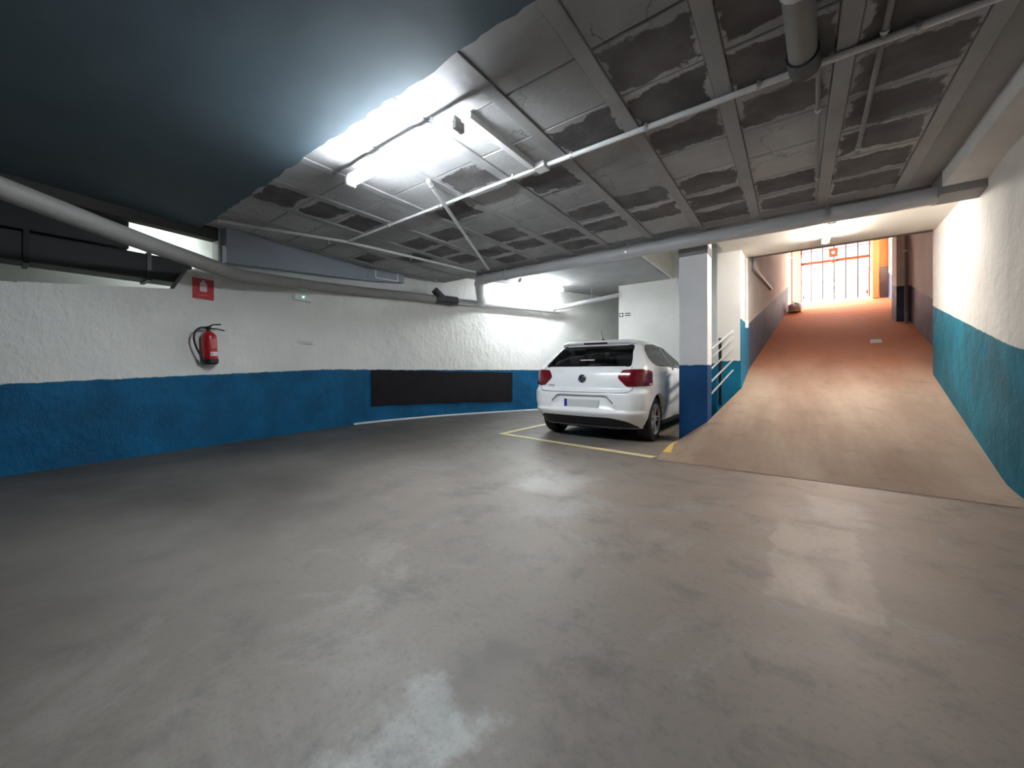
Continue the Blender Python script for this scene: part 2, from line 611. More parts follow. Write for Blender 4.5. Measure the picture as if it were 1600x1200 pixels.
def path_wall(pts, z0, z1, th):
    vs, fs = [], []
    n = len(pts)
    for i, (x, y) in enumerate(pts):
        x0, y0 = pts[max(i - 1, 0)]
        x1, y1 = pts[min(i + 1, n - 1)]
        L = math.hypot(x1 - x0, y1 - y0)
        nx, ny = -(y1 - y0) / L * th, (x1 - x0) / L * th
        vs += [(x, y, z0), (x, y, z1), (x + nx, y + ny, z0), (x + nx, y + ny, z1)]
    for i in range(n - 1):
        b = 4 * i
        fs += [(b, b + 4, b + 5, b + 1), (b + 2, b + 3, b + 7, b + 6), (b, b + 2, b + 6, b + 4), (b + 1, b + 5, b + 7, b + 3)]
    fs += [(0, 1, 3, 2), (4 * n - 4, 4 * n - 2, 4 * n - 1, 4 * n - 3)]
    return vs, fs


WP = [(p.x, p.y) for p in bend([(-6.325, 1.84, 0), (-6.70, 4.2, 0), (-6.32, 6.1, 0), (-5.65, 7.67, 0), (-4.2, 11.0, 0), (-2.9, 14.3, 0)], 0.75, 8)]
WPF = []
for (x0, y0), (x1, y1) in zip(WP, WP[1:]):
    n = max(1, int(math.hypot(x1 - x0, y1 - y0) / 0.12))
    WPF += [(x0 + (x1 - x0) * i / n, y0 + (y1 - y0) * i / n) for i in range(n)]


def run_between(y0, y1, off):
    out = []
    for i in range(1, len(WPF) - 1):
        x, y = WPF[i]
        if y0 <= y <= y1:
            dx, dy = WPF[i + 1][0] - WPF[i - 1][0], WPF[i + 1][1] - WPF[i - 1][1]
            L = math.hypot(dx, dy)
            out.append((x + dy / L * off, y - dx / L * off))
    return out


MB().add(*path_wall(WP, -0.02, 3.3, TH)).build('wall_left_far', M['wall_left'], org=(0, 0, 0), smooth=50, kind='structure')

# the space behind the opening
MB().box((-7.6, -2.6, 1.5), (-7.5, 3.2, 3.25)).box((-7.5, 2.5, 1.5), (-6.62, 2.6, 3.25)).box((-7.6, -2.6, 1.45), (-6.5, 3.2, 1.5)).build(
    'wall_lightwell', M['plaster'], org=(0, 0, 0), kind='structure')
# ledge between wall and pipe, and the render bulkhead above it
def offs(p, q, d):
    (x0, y0), (x1, y1) = p, q
    L = math.hypot(x1 - x0, y1 - y0)
    return (y1 - y0) / L * d, -(x1 - x0) / L * d


BK = [(-6.33, 1.86), (-6.70, 4.2), (-6.54, 5.0)]
BB, BT = [2.47, 2.72, 2.80], [2.68, 3.02, 3.1]
mb = MB()
for i in range(2):
    dx, dy = offs(BK[i], BK[i + 1], 0.16)
    p = (BK[i][0] + dx, BK[i][1] + dy)
    q = (BK[i + 1][0] + dx, BK[i + 1][1] + dy)
    if i == 0:
        q = (-6.535, 4.22)
    else:
        p = (-6.535, 4.22)
    mb.add(*wall_run(p, q, BB[i], BB[i + 1], 3.1, 3.1, th=0.15))
mb.build('trim_1', M['bulkhead'], org=(0, 0, 0), kind='structure')
tag(bpy.data.objects['trim_1'], 'grey-blue rendered bulkhead along the top of the left wall')

# white skirting line of sealant at the foot of the far wall
mb = MB().add(*path_wall(run_between(4.0, 8.7, 0.03), 0.0, 0.03, 0.03))
mb.build('baseboard_left', M['white_plastic'], org=(0, 0, 0), kind='structure')

# right wall
mb = MB()
mb.add(*[[a for a in r] for r in wall_run((1.72, 8.65), (1.42, 5.0), -0.02, -0.02, 4.6, 4.6, 0.3)])
mb.add(*wall_run((1.42, 5.0), (1.42, -7), -0.02, -0.02, 3.6, 3.6, 0.3))
mb.build('wall_right', M['wall_right'], org=(0, 0, 0), kind='structure')
mb = MB()
mb.add(*wall_run((2.85, 20.2), (1.96, 8.5), -0.02, -0.02, 7.0, 7.0, 0.3))
mb.box((2.13, 14.0, 2.2), (2.5, 14.6, 7.0))
mb.build('wall_right_upper', M['wall_ramp'], org=(0, 0, 0), kind='structure')
# left wall of the upper ramp
mb = MB()
mb.add(*wall_run((-0.74, 9.0), (-0.2, 18.4), -0.02, -0.02, 7.0, 7.0, 0.25))
mb.build('wall_ramp_left', M['wall_ramp'], org=(0, 0, 0), kind='structure')
# white room wall behind the car and the pier beside the ramp
MB().box((-3.58, 9.4, -0.02), (-0.8, 9.6, 3.9)).box((-3.58, 9.6, -0.02), (-3.38, 14.2, 3.9)).build('wall_back', M['wall_white'], org=(0, 0, 0), kind='structure')
MB().box((-1.11, 7.6, -0.02), (-0.74, 9.4, 3.42), 0.012).build('pier', M['pier'], org=(-0.92, 8.4, 0), kind='structure')
# column
MB().box((-1.365, 5.97, -0.01), (-0.99, 6.32, 2.95), 0.01).build('column', M['column'], org=(-1.18, 6.15, 0), kind='structure')
MB().box((-1.37, 5.965, 2.66), (-0.985, 6.32, 2.78)).build('trim_2', M['beam'], org=(-1.18, 6.1, 2.66), kind='structure')

# outer shell that keeps the daylight out
RF = 4.0
mb = MB()
mb.box((-10, -7.3, -0.3), (-9.6, 14.6, RF)).box((-10, -7.3, -0.3), (3.7, -7, RF)).box((-10, 14.3, -0.3), (-0.8, 14.8, RF))
mb.box((3.5, -7, -0.3), (3.8, 9, RF))
mb.box((-10, -7.3, RF), (3.8, 8.95, RF + 0.3)).box((-10, 8.95, RF), (-0.9, 14.8, RF + 0.3))
mb.box((-1.1, 8.98, 6.7), (4.2, 20.6, 7.0)).box((-1.3, 8.95, 3.3), (4.2, 9.2, 7.0))
mb.box((1.98, 8.5, -0.02), (4.2, 8.75, 6.9))
mb.box((-1.2, 20.2, -0.2), (4.2, 20.6, 3.77))
mb.build('wall_shell', M['shell'], org=(0, 0, 0), kind='structure')

# ------------------------------------------------------------------ ceilings and beams
CZ = 2.95
# near ceiling (lower, grey-blue) with a ragged plaster edge
mb = MB()
top, pts = [], []
x = -6.48
while x < 3.4:
    pts.append((x, 1.645 + random.uniform(-0.018, 0.012)))
    x += random.uniform(0.04, 0.12)
pts.append((3.4, 1.645))
out = [(3.4, -7), (-5.3, -7), (-5.85, -1.6)] + pts
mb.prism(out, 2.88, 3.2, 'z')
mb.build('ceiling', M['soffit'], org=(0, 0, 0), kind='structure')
ce = bpy.data.objects['ceiling']
MB().box((-6.75, 1.6, CZ + 0.02), (1.72, 6.0, 3.2)).build('slab', M['slab'], ce)
MB().box((-9, 6.0, 3.15), (-2.32, 14.3, 3.3)).build('back_slab', M['joist'], ce)
# joists and the infill blocks between them
JX = [-1.05 + 0.65 * k for k in range(-9, 4)]
jm = None
for x in JX:
    if jm is None:
        o = MB().box((-0.05, 1.66, CZ - 0.012), (0.05, 5.72, CZ + 0.03), 0.006).build('joist', M['joist'], ce)
        jm = o
    else:
        o = jm.copy()
        C.objects.link(o)
        o.parent = ce
    o.location = (x, 0, 0)
blk = {}
for kind in ('painted_block', 'peeled_block'):
    bm = bmesh.new()
    bmesh.ops.create_cube(bm, size=1)
    for v in bm.verts:
        v.co = (v.co.x * 0.545, v.co.y * 0.482, v.co.z * 0.04)
    bmesh.ops.bevel(bm, geom=[e for e in bm.edges if all(v.co.z < 0 for v in e.verts)], offset=0.006, segments=1, affect='EDGES')
    me = bpy.data.meshes.new('block')
    bm.to_mesh(me)
    bm.free()
    me.materials.append(M[kind])
    blk[kind] = me
for i in range(len(JX) - 1):
    for j in range(8):
        x, y = (JX[i] + JX[i + 1]) / 2, 1.92 + j * 0.492
        near_lamp = math.hypot((x + 2.7) * 0.55, y - 2.1) < 0.95
        p = 0.08 if near_lamp else (0.72 if x > -2.4 else 0.38)
        if j == 0:
            p *= 0.3
        if x < -5.2:
            p = 0.1
        o = link('block', blk['peeled_block' if random.random() < p else 'painted_block'], None, ce,
                 (x, y, CZ + 0.02 + random.uniform(-0.003, 0.004)))
        o.rotation_euler = (random.uniform(-0.004, 0.004), random.uniform(-0.004, 0.004), 0)

# beam across the garage on the column line, lower strip by the right wall
MB().box((-5.2, 5.9, 2.88), (1.55, 6.26, 3.3), 0.008).build('beam', M['beam'], org=(-2, 6.08, 2.88), kind='structure')
MB().box((1.16, 5.58, 2.75), (1.62, 5.92, 3.0), 0.008).build('beam_strip', M['beam'], org=(1.3, 5.75, 2.75), kind='structure')
MB().box((1.17, 1.6, 2.82), (1.5, 5.58, 3.0), 0.01).build('trim_3', M['plaster'], org=(1.3, 3.6, 2.82), kind='structure')
# raised well above the bay beside the ramp
MB().box((-2.34, 6.26, 3.15), (-2.28, 9.4, 3.9)).box((-2.34, 6.26, 3.7), (-0.8, 9.4, 3.8)).build('trim_4', M['cream'], org=(-2.3, 7.5, 3.15), kind='structure')

# ceiling over the foot of the ramp: sloping slab that rolls up at its far edge
prof = [(6.2, 2.95), (7.0, 3.02), (7.8, 3.085), (8.2, 3.12)]
for i in range(1, 9):
    a = i / 8 * PI / 2 * 0.86
    prof.append((8.2 + 0.75 * math.sin(a), 3.12 + 0.24 * (1 - math.cos(a)) + 0.06 * i / 8))
outl = [(y, z) for y, z in prof] + [(prof[-1][0], 3.6), (6.2, 3.6)]
mb = MB()
mb.prism(outl, -0.98, 2.1, 'x')
mb.build('ceiling_ramp', M['cream'], org=(0, 0, 0), smooth=30, kind='structure')
# gate end wall
mb = MB()
mb.box((-0.45, 20.0, 3.0), (0.16, 20.3, 7.0)).box((2.37, 20.0, 3.0), (3.3, 20.3, 7.0)).box((0.16, 20.0, 6.5), (2.37, 20.3, 7.0))
mb.build('wall_gate', M['orange'], org=(0, 20, 3), kind='structure')
MB().box((2.6, 19.96, 3.6), (3.1, 20.0, 4.95)).build('trim_5', M['greydado'], org=(2.8, 19.98, 3.7), kind='structure')
MB().box((0.0, 19.85, 3.78), (0.15, 20.0, 6.6)).box((2.38, 19.85, 3.78), (2.55, 20.0, 6.6)).build('trim_6', M['orange'], org=(0, 19.9, 3.78), kind='structure')
# street
MB().box((-25, 20.3, 3.6), (30, 60, 3.79)).build('street', M['street'], org=(0, 25, 3.79), kind='structure')


# ------------------------------------------------------------------ facade across the street
def facade():
    t = thing('facade_building', (1.5, 30, 3.79), 'white sunlit building across the street behind the gate', 'building')
    MB().box((-14, 30, 3.79), (18, 36, 15)).build('wall', M['facade'], t)
    MB().box((-14, 29.75, 8.3), (18, 30, 8.75), 0.03).build('cornice', M['facade_trim'], t)
    fr = frame(MB(), 'y', 1.06, 2.20, 3.79, 6.52, 29.9, 29.99, 0.14, bottom=False).box((1.2, 29.91, 5.95), (2.06, 29.99, 6.05)).build('door_frame', M['facade_trim'], t)
    MB().box((1.22, 29.95, 3.79), (1.62, 29.99, 5.95)).box((1.64, 29.95, 3.79), (2.04, 29.99, 5.95)).build('door_leaf', M['facade'], fr)
    MB().box((1.2, 29.95, 6.05), (2.06, 29.99, 6.3)).build('transom_pane', M['facade_glass'], fr)
    for x in (-1.2, 3.4):
        f = frame(MB(), 'y', x - 0.57, x + 0.57, 4.85, 7.0, 29.9, 29.99, 0.10).box((x - 0.03, 29.92, 4.95), (x + 0.03, 29.99, 6.9)).build('window', M['facade_trim'], t)
        MB().box((x - 0.47, 29.96, 4.95), (x + 0.47, 29.985, 6.9)).build('pane', M['facade_glass'], f)


facade()


# ------------------------------------------------------------------ gate
def gate():
    t = thing('street_gate', (1.26, 20.1, 3.79), 'barred steel gate with a lock box at the top of the ramp', 'gate')
    a, b, z0, z1 = 0.19, 2.34, 3.84, 6.45
    frame(MB(), 'y', a, b, z0 + 0.05, z1, 20.08, 20.13, 0.05, bottom=False).build('frame', M['gate'], t)
    MB().box((a, 20.08, z0), (b, 20.13, z0 + 0.049)).build('bottom_rail', M['galv'], t)
    MB().box((a + 0.05, 20.07, 5.40), (b - 0.05, 20.14, 5.51)).build('middle_rail', M['gate'], t)
    n = 6
    for i in range(1, n):
        x = a + (b - a) * i / n
        MB().tube([(x, 20.105, z0 + 0.04), (x, 20.105, z1 - 0.04)], 0.026, 8).build('bar', M['black_steel'], t)
    k = MB()
    k.box((1.1, 20.03, 5.58), (1.38, 20.06, 5.93)).build('lock_plate', M['gate'], t)
    MB().lathe([(0.0, 0), (0.055, 0), (0.055, 0.012), (0.0, 0.012)], 18, Matrix.Translation((1.24, 20.02, 5.76)) @ Matrix.Rotation(PI / 2, 4, 'X')).build('lock_disc', M['white_plastic'], t)
    MB().lathe([(0.0, 0), (0.07, 0), (0.085, 0.02), (0.07, 0.04), (0, 0.04)], 18, Matrix.Translation((1.24, 20.06, 5.42)) @ Matrix.Rotation(PI / 2, 4, 'X')).build('knob', M['gate'], t, smooth=True)
    for s in (a + 0.1, b - 0.1):
        MB().box((s - 0.03, 20.05, 4.0), (s + 0.03, 20.08, 4.14)).build('hinge', M['gate'], t)


gate()


# ------------------------------------------------------------------ lamps
def tube_lamp(name, p, q, mat_key, label, wid=0.09, drop=0.11):
    """ceiling batten: body against the ceiling, glowing diffuser below, two end caps"""
    p, q = Vector(p), Vector(q)
    t = thing(name, (p + q) / 2 + Vector((0, 0, drop)), label, 'lamp', 'tube lamps of the garage')
    d = (q - p).normalized()
    L = (q - p).length
    mt = Matrix.Translation((p + q) / 2) @ d.to_track_quat('X', 'Z').to_matrix().to_4x4()
    hb = min(drop, 0.095)
    MB().box((-L / 2, -0.035, 0.035), (L / 2, 0.035, hb), 0.006, mt).build('body', M['white_plastic'], t)
    if drop > hb + 0.02:
        for s in (-1, 1):
            MB().box((s * L * 0.3 - 0.01, -0.01, hb), (s * L * 0.3 + 0.01, 0.01, drop), mat=mt).build('hanger', M['galv'], t)
    prof = [(0.045 * math.cos(a) * wid / 0.09, -0.04 * math.sin(a) + 0.0) for a in [PI * i / 10 for i in range(11)]]
    MB().prism([(y, z + 0.035) for y, z in prof], -L / 2 + 0.02, L / 2 - 0.02, 'x', mt).build('diffuser', M[mat_key], t)
    for s in (-1, 1):
        MB().box((s * L / 2 - 0.02, -wid / 2, -0.008), (s * L / 2 + 0.02, wid / 2, 0.06), 0.004, mt).build('end_cap', M['white_plastic'], t)
    return t


tube_lamp('tube_lamp', (-3.355, 2.0, 2.74), (-1.955, 2.0, 2.74), 'main_tube', 'long glowing tube lamp by the lower grey-blue ceiling edge', drop=0.2)
tube_lamp('tube_lamp', (-5.0, 7.1, 3.02), (-4.72, 8.55, 3.02), 'far_tube', 'far tube lamp on the back ceiling near the white wall')
tube_lamp('tube_lamp', (0.38, 6.35, 2.88), (0.38, 7.65, 2.98), 'ramp_tube', 'tube lamp lighting the foot of the ramp, seen end on', drop=0.09)
tube_lamp('tube_lamp', (-7.15, 1.2, 3.0), (-7.15, 1.8, 3.0), 'room_tube', 'tube lamp in the space behind the wall opening')


# ------------------------------------------------------------------ pipes
def clamp(p, axis, r, parent, up=0.2, name='bracket'):
    """ring round a pipe with a hanger rod up to the ceiling"""
    p, axis = Vector(p), Vector(axis).normalized()
    m = MB()
    m.tube([p - axis * 0.02, p + axis * 0.02], r + 0.008, 14)
    if up:
        m.tube([p + Vector((0, 0, r)), p + Vector((0, 0, r + up))], 0.008, 6)
    return m.build(name, M['galv'], parent, smooth=True)


# drain along the left wall
t = thing('drain_pipe', (-6.4, 3.3, 2.3), 'fat grey drain pipe running along the top of the left wall', 'pipe')
pp = [(-4.45, -1.1, 2.56), (-4.93, 0.1, 2.40), (-5.24, 0.85, 2.30), (-6.0, 1.98, 2.28), (-6.42, 3.3, 2.42), (-6.555, 4.15, 2.50), (-6.42, 5.0, 2.545), (-6.23, 5.85, 2.56)]
MB().tube(bend(pp, 0.25), 0.085, 16).build('pipe_run', M['pvc_dirty'], t, smooth=True)
MB().tube([(-6.25, 5.7, 2.56), (-6.11, 6.2, 2.57)], 0.098, 16).tube([(-6.2, 5.86, 2.575), (-6.24, 5.66, 2.75)], [0.095, 0.075], 14).build('branch_fitting', M['pvc_dark'], t, smooth=True)
MB().tube(bend([(-6.12, 6.18, 2.57), (-5.87, 6.85, 2.575), (-5.5, 7.7, 2.575), (-5.0, 8.85, 2.57)], 0.2), 0.065, 16).build('thin_run', M['pvc'], t, smooth=True)
for p, ax in (((-6.30, 2.9, 2.38), (-0.3, 1, 0)), ((-6.5, 4.6, 2.525), (0.15, 0.85, 0)), ((-5.7, 7.25, 2.575), (0.4, 0.9, 0))):
    clamp(p, ax, 0.082 if p[1] < 6 else 0.065, t, 0.0)

# big pipe across in front of the column
t = thing('cross_pipe', (-2, 5.75, 2.87), 'large grey pipe running under the ceiling in front of the column', 'pipe')
MB().tube(bend([(-5.86, 6.78, 2.60), (-5.55, 6.35, 2.66), (-5.06, 5.76, 2.80), (-4.7, 5.75, 2.81), (-1.2, 5.75, 2.80), (1.17, 5.75, 2.80)], 0.16), 0.085, 18).build('pipe_run', M['pvc'], t, smooth=True)
MB().tube([(-5.9, 6.83, 2.60), (-5.72, 6.58, 2.63)], 0.098, 16).build('elbow', M['pvc'], t, smooth=True)
MB().tube([(-5.18, 5.9, 2.77), (-5.03, 5.75, 2.80), (-4.86, 5.75, 2.81)], 0.098, 16).build('elbow', M['pvc'], t, smooth=True)
for x in (-4.4, -2.05, 0.3):
    clamp((x, 5.75, 2.805), (1, 0, 0), 0.084, t, 0.06)
# thinner drain to the right of the far lamp
t = thing('side_drain', (-4.2, 8.9, 2.75), 'white drain pipe sloping from the far wall to the white room wall', 'pipe')
MB().tube(bend([(-5.06, 8.62, 2.60), (-5.0, 8.85, 2.66), (-4.7, 8.95, 2.71), (-3.57, 9.38, 2.92)], 0.1), 0.06, 14).build('pipe_run', M['pvc'], t, smooth=True)
clamp((-4.2, 9.14, 2.803), (1, 0.38, 0.2), 0.058, t, 0.28)

# conduits on the ceiling


def conduit(name, pts, r, label, saddles, mat='conduit'):
    t = thing(name, pts[0], label, 'conduit', 'conduits on the ceiling')
    MB().tube(pts, r, 10).build('tube', M[mat], t, smooth=True)
    a, b = Vector(pts[0]), Vector(pts[-1])
    ax = (b - a).normalized()
    for s in saddles:
        p = a.lerp(b, s)
        MB().tube([p - ax * 0.012, p + ax * 0.012], r + 0.006, 10).box(p + Vector((-0.012, -0.012, 0)), p + Vector((0.012, 0.012, 0.035))).build('saddle', M['galv'], t)
    return t


conduit('ceiling_conduit', [(-5.3, 3.12, 2.915), (-1.98, 3.06, 2.915)], 0.016, 'thin white conduit crossing the lit ceiling left of the junction box', (0.3, 0.6, 0.92))
conduit('ceiling_conduit', [(-1.84, 3.06, 2.915), (1.15, 3.06, 2.915)], 0.022, 'pale conduit crossing the dark ceiling right of the junction box', (0.08, 0.3, 0.55, 0.8))
t = tag(MB().box((-1.97, 3.0, 2.885), (-1.85, 3.12, 2.94), 0.008).build('junction_box', M['white_plastic'], org=(-1.91, 3.06, 2.94)), 'white junction box at the crossing of ceiling conduits', 'junction box')
t = thing('cable_trunking', (-1.95, 2.7, 2.93), 'white cable trunking from the bright tube lamp to the junction box', 'trunking')
MB().box((-2.005, 2.12, 2.895), (-1.945, 3.0, 2.938), 0.005).build('channel', M['conduit'], t)
MB().box((-2.002, 2.12, 2.888), (-1.948, 3.0, 2.896)).build('cover', M['white_plastic'], t)
conduit('wall_conduit', [(-5.86, 1.70, 2.9), (-5.33, 3.15, 2.915), (-4.96, 5.55, 2.915)], 0.02, 'white conduit along the ceiling from the near corner towards the big pipe elbow', (0.02, 0.33, 0.66))
conduit('diagonal_conduit', [(-2.96, 2.60, 2.91), (-4.55, 5.45, 2.88)], 0.022, 'pale conduit running diagonally across the ceiling to the big pipe', (0.03, 0.5))
conduit('lengthwise_conduit', [(0.12, 3.1, 2.92), (0.2, 5.6, 2.915)], 0.014, 'thin conduit running lengthwise on the dark ceiling below the fat stub', (0.2, 0.7), 'dull')
conduit('lengthwise_conduit', [(0.40, 2.6, 2.92), (0.44, 4.5, 2.915)], 0.016, 'thin conduit on the dark ceiling, nearest the right wall', (0.2, 0.95), 'dull')
t = thing('overhead_pipe', (0.04, 2.4, 2.86), 'fat brownish pipe overhead at the top right of the ceiling', 'pipe')
MB().tube(bend([(-0.02, 1.7, 2.86), (0.04, 2.9, 2.87), (0.07, 3.12, 2.95)], 0.08), 0.07, 16).build('pipe_run', M['dull'], t, smooth=True)
MB().tube([(0.035, 2.82, 2.868), (0.05, 2.98, 2.878)], 0.082, 16).build('collar', M['pvc_dark'], t, smooth=True)
clamp((0.01, 2.3, 2.865), (0, 1, 0), 0.07, t, 0.08)
# diagonal pipe and downpipe on the ramp's left wall
t = thing('wall_pipe', (-0.66, 9.6, 3.2), 'small grey pipe slanting down the left wall of the ramp', 'pipe')
MB().tube(bend([(-0.68, 9.32, 3.55), (-0.68, 9.35, 3.12), (-0.52, 12.4, 3.2)], 0.06), 0.035, 10).build('pipe_run', M['pvc'], t, smooth=True)
clamp((-0.68, 9.35, 3.3), (0, 0, 1), 0.034, t, 0)
t = thing('down_pipe', (-0.2, 18.9, 3.5), 'rust brown downpipe at the left end of the ramp', 'pipe')
MB().tube([(-0.12, 19.3, 3.68), (-0.12, 19.3, 6.55)], 0.05, 12).build('pipe_run', M['gate'], t, smooth=True)
clamp((-0.12, 19.3, 5.6), (0, 0, 1), 0.05, t, 0)
t = thing('down_pipe', (2.2, 13.0, 2.4), 'dark downpipe in the corner of the right ramp wall', 'pipe')
MB().tube([(2.24, 13.55, 2.17), (2.24, 13.55, 6.65)], 0.035, 12).build('pipe_run', M['greydado'], t, smooth=True)
clamp((2.24, 13.55, 4.0), (0, 0, 1), 0.05, t, 0)
# dark duct inside the wall opening
t = thing('air_duct', (-6.6, 0.2, 2.1), 'dark duct lying inside the opening above the left wall', 'duct')
MB().box((-6.84, -2.4, 2.15), (-6.48, 1.6, 2.46), 0.02).build('duct_run', M['dark_duct_and_infill'], t)
MB().box((-6.88, -2.4, 2.49), (-6.52, 1.0, 2.84), 0.02).build('dark_infill', M['dark_duct_and_infill'], t)  # added box that blacks out the lit space above the duct
for y in (0.2, 1.15):
    MB().box((-6.86, y, 2.13), (-6.46, y + 0.04, 2.48)).build('flange', M['black_steel'], t)
# white door-side conduit on the pier
t = thing('pier_conduit', (-0.71, 8.0, 2.0), 'white conduit with switch box running down the pier by the ramp', 'conduit')
MB().tube([(-0.715, 8.3, 1.92), (-0.715, 8.3, 3.1)], 0.014, 8).build('tube', M['conduit'], t)
MB().box((-0.74, 8.25, 1.80), (-0.69, 8.35, 1.93), 0.006).build('switch_box', M['white_plastic'], t)


# ------------------------------------------------------------------ wall fittings on the left wall
def frame_of(p, q):
    """matrix with x along the wall, y out of the wall into the room, z up, origin on the wall at p"""
    (x0, y0), (x1, y1) = WL[3][:2], WL[4][:2]
    L = math.hypot(q[0] - p[0], q[1] - p[1])
    dx, dy = (q[0] - p[0]) / L, (q[1] - p[1]) / L
    return Matrix(((dx, dy, 0, 0), (dy, -dx, 0, 0), (0, 0, 1, 0), (0, 0, 0, 1)))


R1 = frame_of((-6.06, 0.15), (-6.70, 4.2))
R2 = frame_of((-6.32, 6.1), (-5.65, 7.67))


def on_wall(v, z):
    if v < 4.2:
        t = (v - 0.15) / 4.05
        return Vector((-6.06 - 0.64 * t, v, z))
    t = (v - 6.1) / 1.57
    return Vector((-6.32 + 0.67 * t, v, z))


def extinguisher():
    p = on_wall(1.71, 1.1)
    mt = Matrix.Translation(p) @ R1 @ Matrix.Translation((0, 0.095, 0)) @ Matrix.Rotation(-0.06, 4, 'Y')
    t = thing('fire_extinguisher', mt.translation, 'red fire extinguisher with black hose hanging on the left wall', 'fire extinguisher')
    MB().lathe([(0.0, 0.0), (0.06, 0.0), (0.08, 0.02), (0.082, 0.05), (0.082, 0.34), (0.074, 0.38), (0.05, 0.41), (0.028, 0.425), (0.0, 0.425)], 28, mt).build('cylinder', M['red'], t, smooth=True)
    MB().lathe([(0.0, -0.012), (0.066, -0.012), (0.086, 0.01), (0.0865, 0.06), (0.0, 0.06)], 28, mt).build('base_cup', M['black_plastic'], t, smooth=True)

    def lab(z0, z1, a0, a1, mk, nm):
        vs, fs = [], []
        for i in range(9):
            a = a0 + (a1 - a0) * i / 8
            for z in (z0, z1):
                for r in (0.0815, 0.0835):
                    vs.append(mt @ Vector((r * math.cos(a), r * math.sin(a), z)))
        for i in range(8):
            b = i * 4
            fs += [(b + 1, b + 5, b + 7, b + 3), (b, b + 2, b + 6, b + 4), (b, b + 4, b + 5, b + 1), (b + 2, b + 3, b + 7, b + 6)]
        return MB().add(vs, fs).build(nm, M[mk], t)
    lab(0.10, 0.155, 0.55, 1.95, 'label', 'lower_label')
    lab(0.20, 0.32, 0.55, 1.75, 'label_red', 'upper_label')
    a = 1.72
    MB().box((-0.004, -0.001, -0.012), (0.004, 0.001, 0.012), mat=mt @ Matrix.Translation((0.0845 * math.cos(a), 0.0845 * math.sin(a), 0.126))).build('label_mark', M['black_plastic'], t)
    v = MB()
    v.lathe([(0.022, 0.42), (0.022, 0.455), (0.03, 0.46), (0.03, 0.49), (0.0, 0.49)], 14, mt)
    v.build('valve', M['black_plastic'], t, smooth=True)
    MB().tube([mt @ Vector(q) for q in ((-0.02, 0.02, 0.475), (0.03, 0.05, 0.51), (0.1, 0.1, 0.512))], 0.009, 8).build('lever', M['black_steel'], t)
    MB().tube([mt @ Vector(q) for q in ((-0.01, 0.02, 0.465), (0.06, 0.07, 0.455), (0.13, 0.12, 0.43))], 0.008, 8).build('carry_handle', M['black_steel'], t)
    hose = [(-0.03, 0.0, 0.47), (-0.09, 0.02, 0.475), (-0.16, 0.03, 0.43), (-0.185, 0.03, 0.34), (-0.165, 0.03, 0.22), (-0.125, 0.03, 0.12)]
    MB().tube([mt @ Vector(q) for q in bend(hose, 0.06)], 0.012, 10).build('hose', M['black_plastic'], t, smooth=True)
    MB().tube([mt @ Vector(q) for q in ((-0.122, 0.03, 0.115), (-0.105, 0.03, 0.075), (-0.095, 0.03, 0.04))], [0.015, 0.018, 0.02], 10).build('nozzle', M['black_plastic'], t, smooth=True)
    MB().box((-0.03, -0.095, 0.36), (0.03, -0.05, 0.43), mat=mt).build('wall_hook', M['galv'], t)


extinguisher()


def fire_sign():
    p = on_wall(1.665, 1.95)
    mt = Matrix.Translation(p) @ R1 @ Matrix.Translation((0, 0.002, 0))
    t = thing('fire_sign', mt.translation, 'faded red sign with a pale extinguisher symbol on the left wall', 'sign')
    MB().box((-0.12, 0, 0), (0.12, 0.006, 0.27), mat=mt).build('plate', M['sign_red'], t)
    bot = [(-0.035, 0.10), (0.035, 0.10), (0.04, 0.12), (0.04, 0.20), (0.03, 0.22), (0.014, 0.228), (0.014, 0.25), (-0.014, 0.25), (-0.014, 0.228), (-0.03, 0.22), (-0.04, 0.20), (-0.04, 0.12)]
    MB().prism(bot, 0.005, 0.009, 'y', mt).build('symbol', M['label'], t)
    MB().prism([(-0.05, 0.05), (0.05, 0.05), (0.05, 0.062), (-0.05, 0.062)], 0.005, 0.008, 'y', mt).build('caption_bar', M['label_red'], t)


fire_sign()


def emergency_light():
    p = on_wall(3.02, 2.14)
    mt = Matrix.Translation(p) @ R1
    t = thing('emergency_light', mt.translation, 'small white emergency light with a green indicator on the left wall', 'emergency light')
    MB().box((-0.16, 0, 0), (0.16, 0.02, 0.12), 0.008, mt).build('back_box', M['white_plastic'], t)
    MB().box((-0.15, 0.018, 0.008), (0.15, 0.06, 0.112), 0.015, mt).build('diffuser', M['white_plastic'], t)
    MB().lathe([(0.0, 0), (0.008, 0), (0.006, 0.006), (0, 0.007)], 10, mt @ Matrix.Translation((-0.005, 0.06, 0.07)) @ Matrix.Rotation(-PI / 2, 4, 'X')).build('indicator', M['green_led'], t)


emergency_light()


def vent():
    p = Vector((-6.47, 4.62, 2.79))
    R = frame_of((-6.535, 4.22), (-6.38, 5.03))
    mt = Matrix.Translation(p) @ R
    t = thing('wall_vent', mt.translation, 'framed ventilation grille high on the grey-blue bulkhead', 'vent')
    a, h = 0.24, 0.27
    frame(MB(), 'y', -a, a, 0, h, -0.01, 0.02, 0.025, mt).build('frame', M['white_plastic'], t)
    MB().box((-a + 0.02, -0.008, 0.02), (a - 0.02, 0.0, h - 0.02), mat=mt).build('backing', M['pvc_dark'], t)
    for i in range(6):
        z = 0.045 + i * 0.034
        MB().box((-a + 0.025, 0.0, -0.002), (a - 0.025, 0.016, 0.002), mat=mt @ Matrix.Translation((0, 0, z)) @ Matrix.Rotation(0.6, 4, 'X')).build('slat', M['bulkhead'], t)


vent()

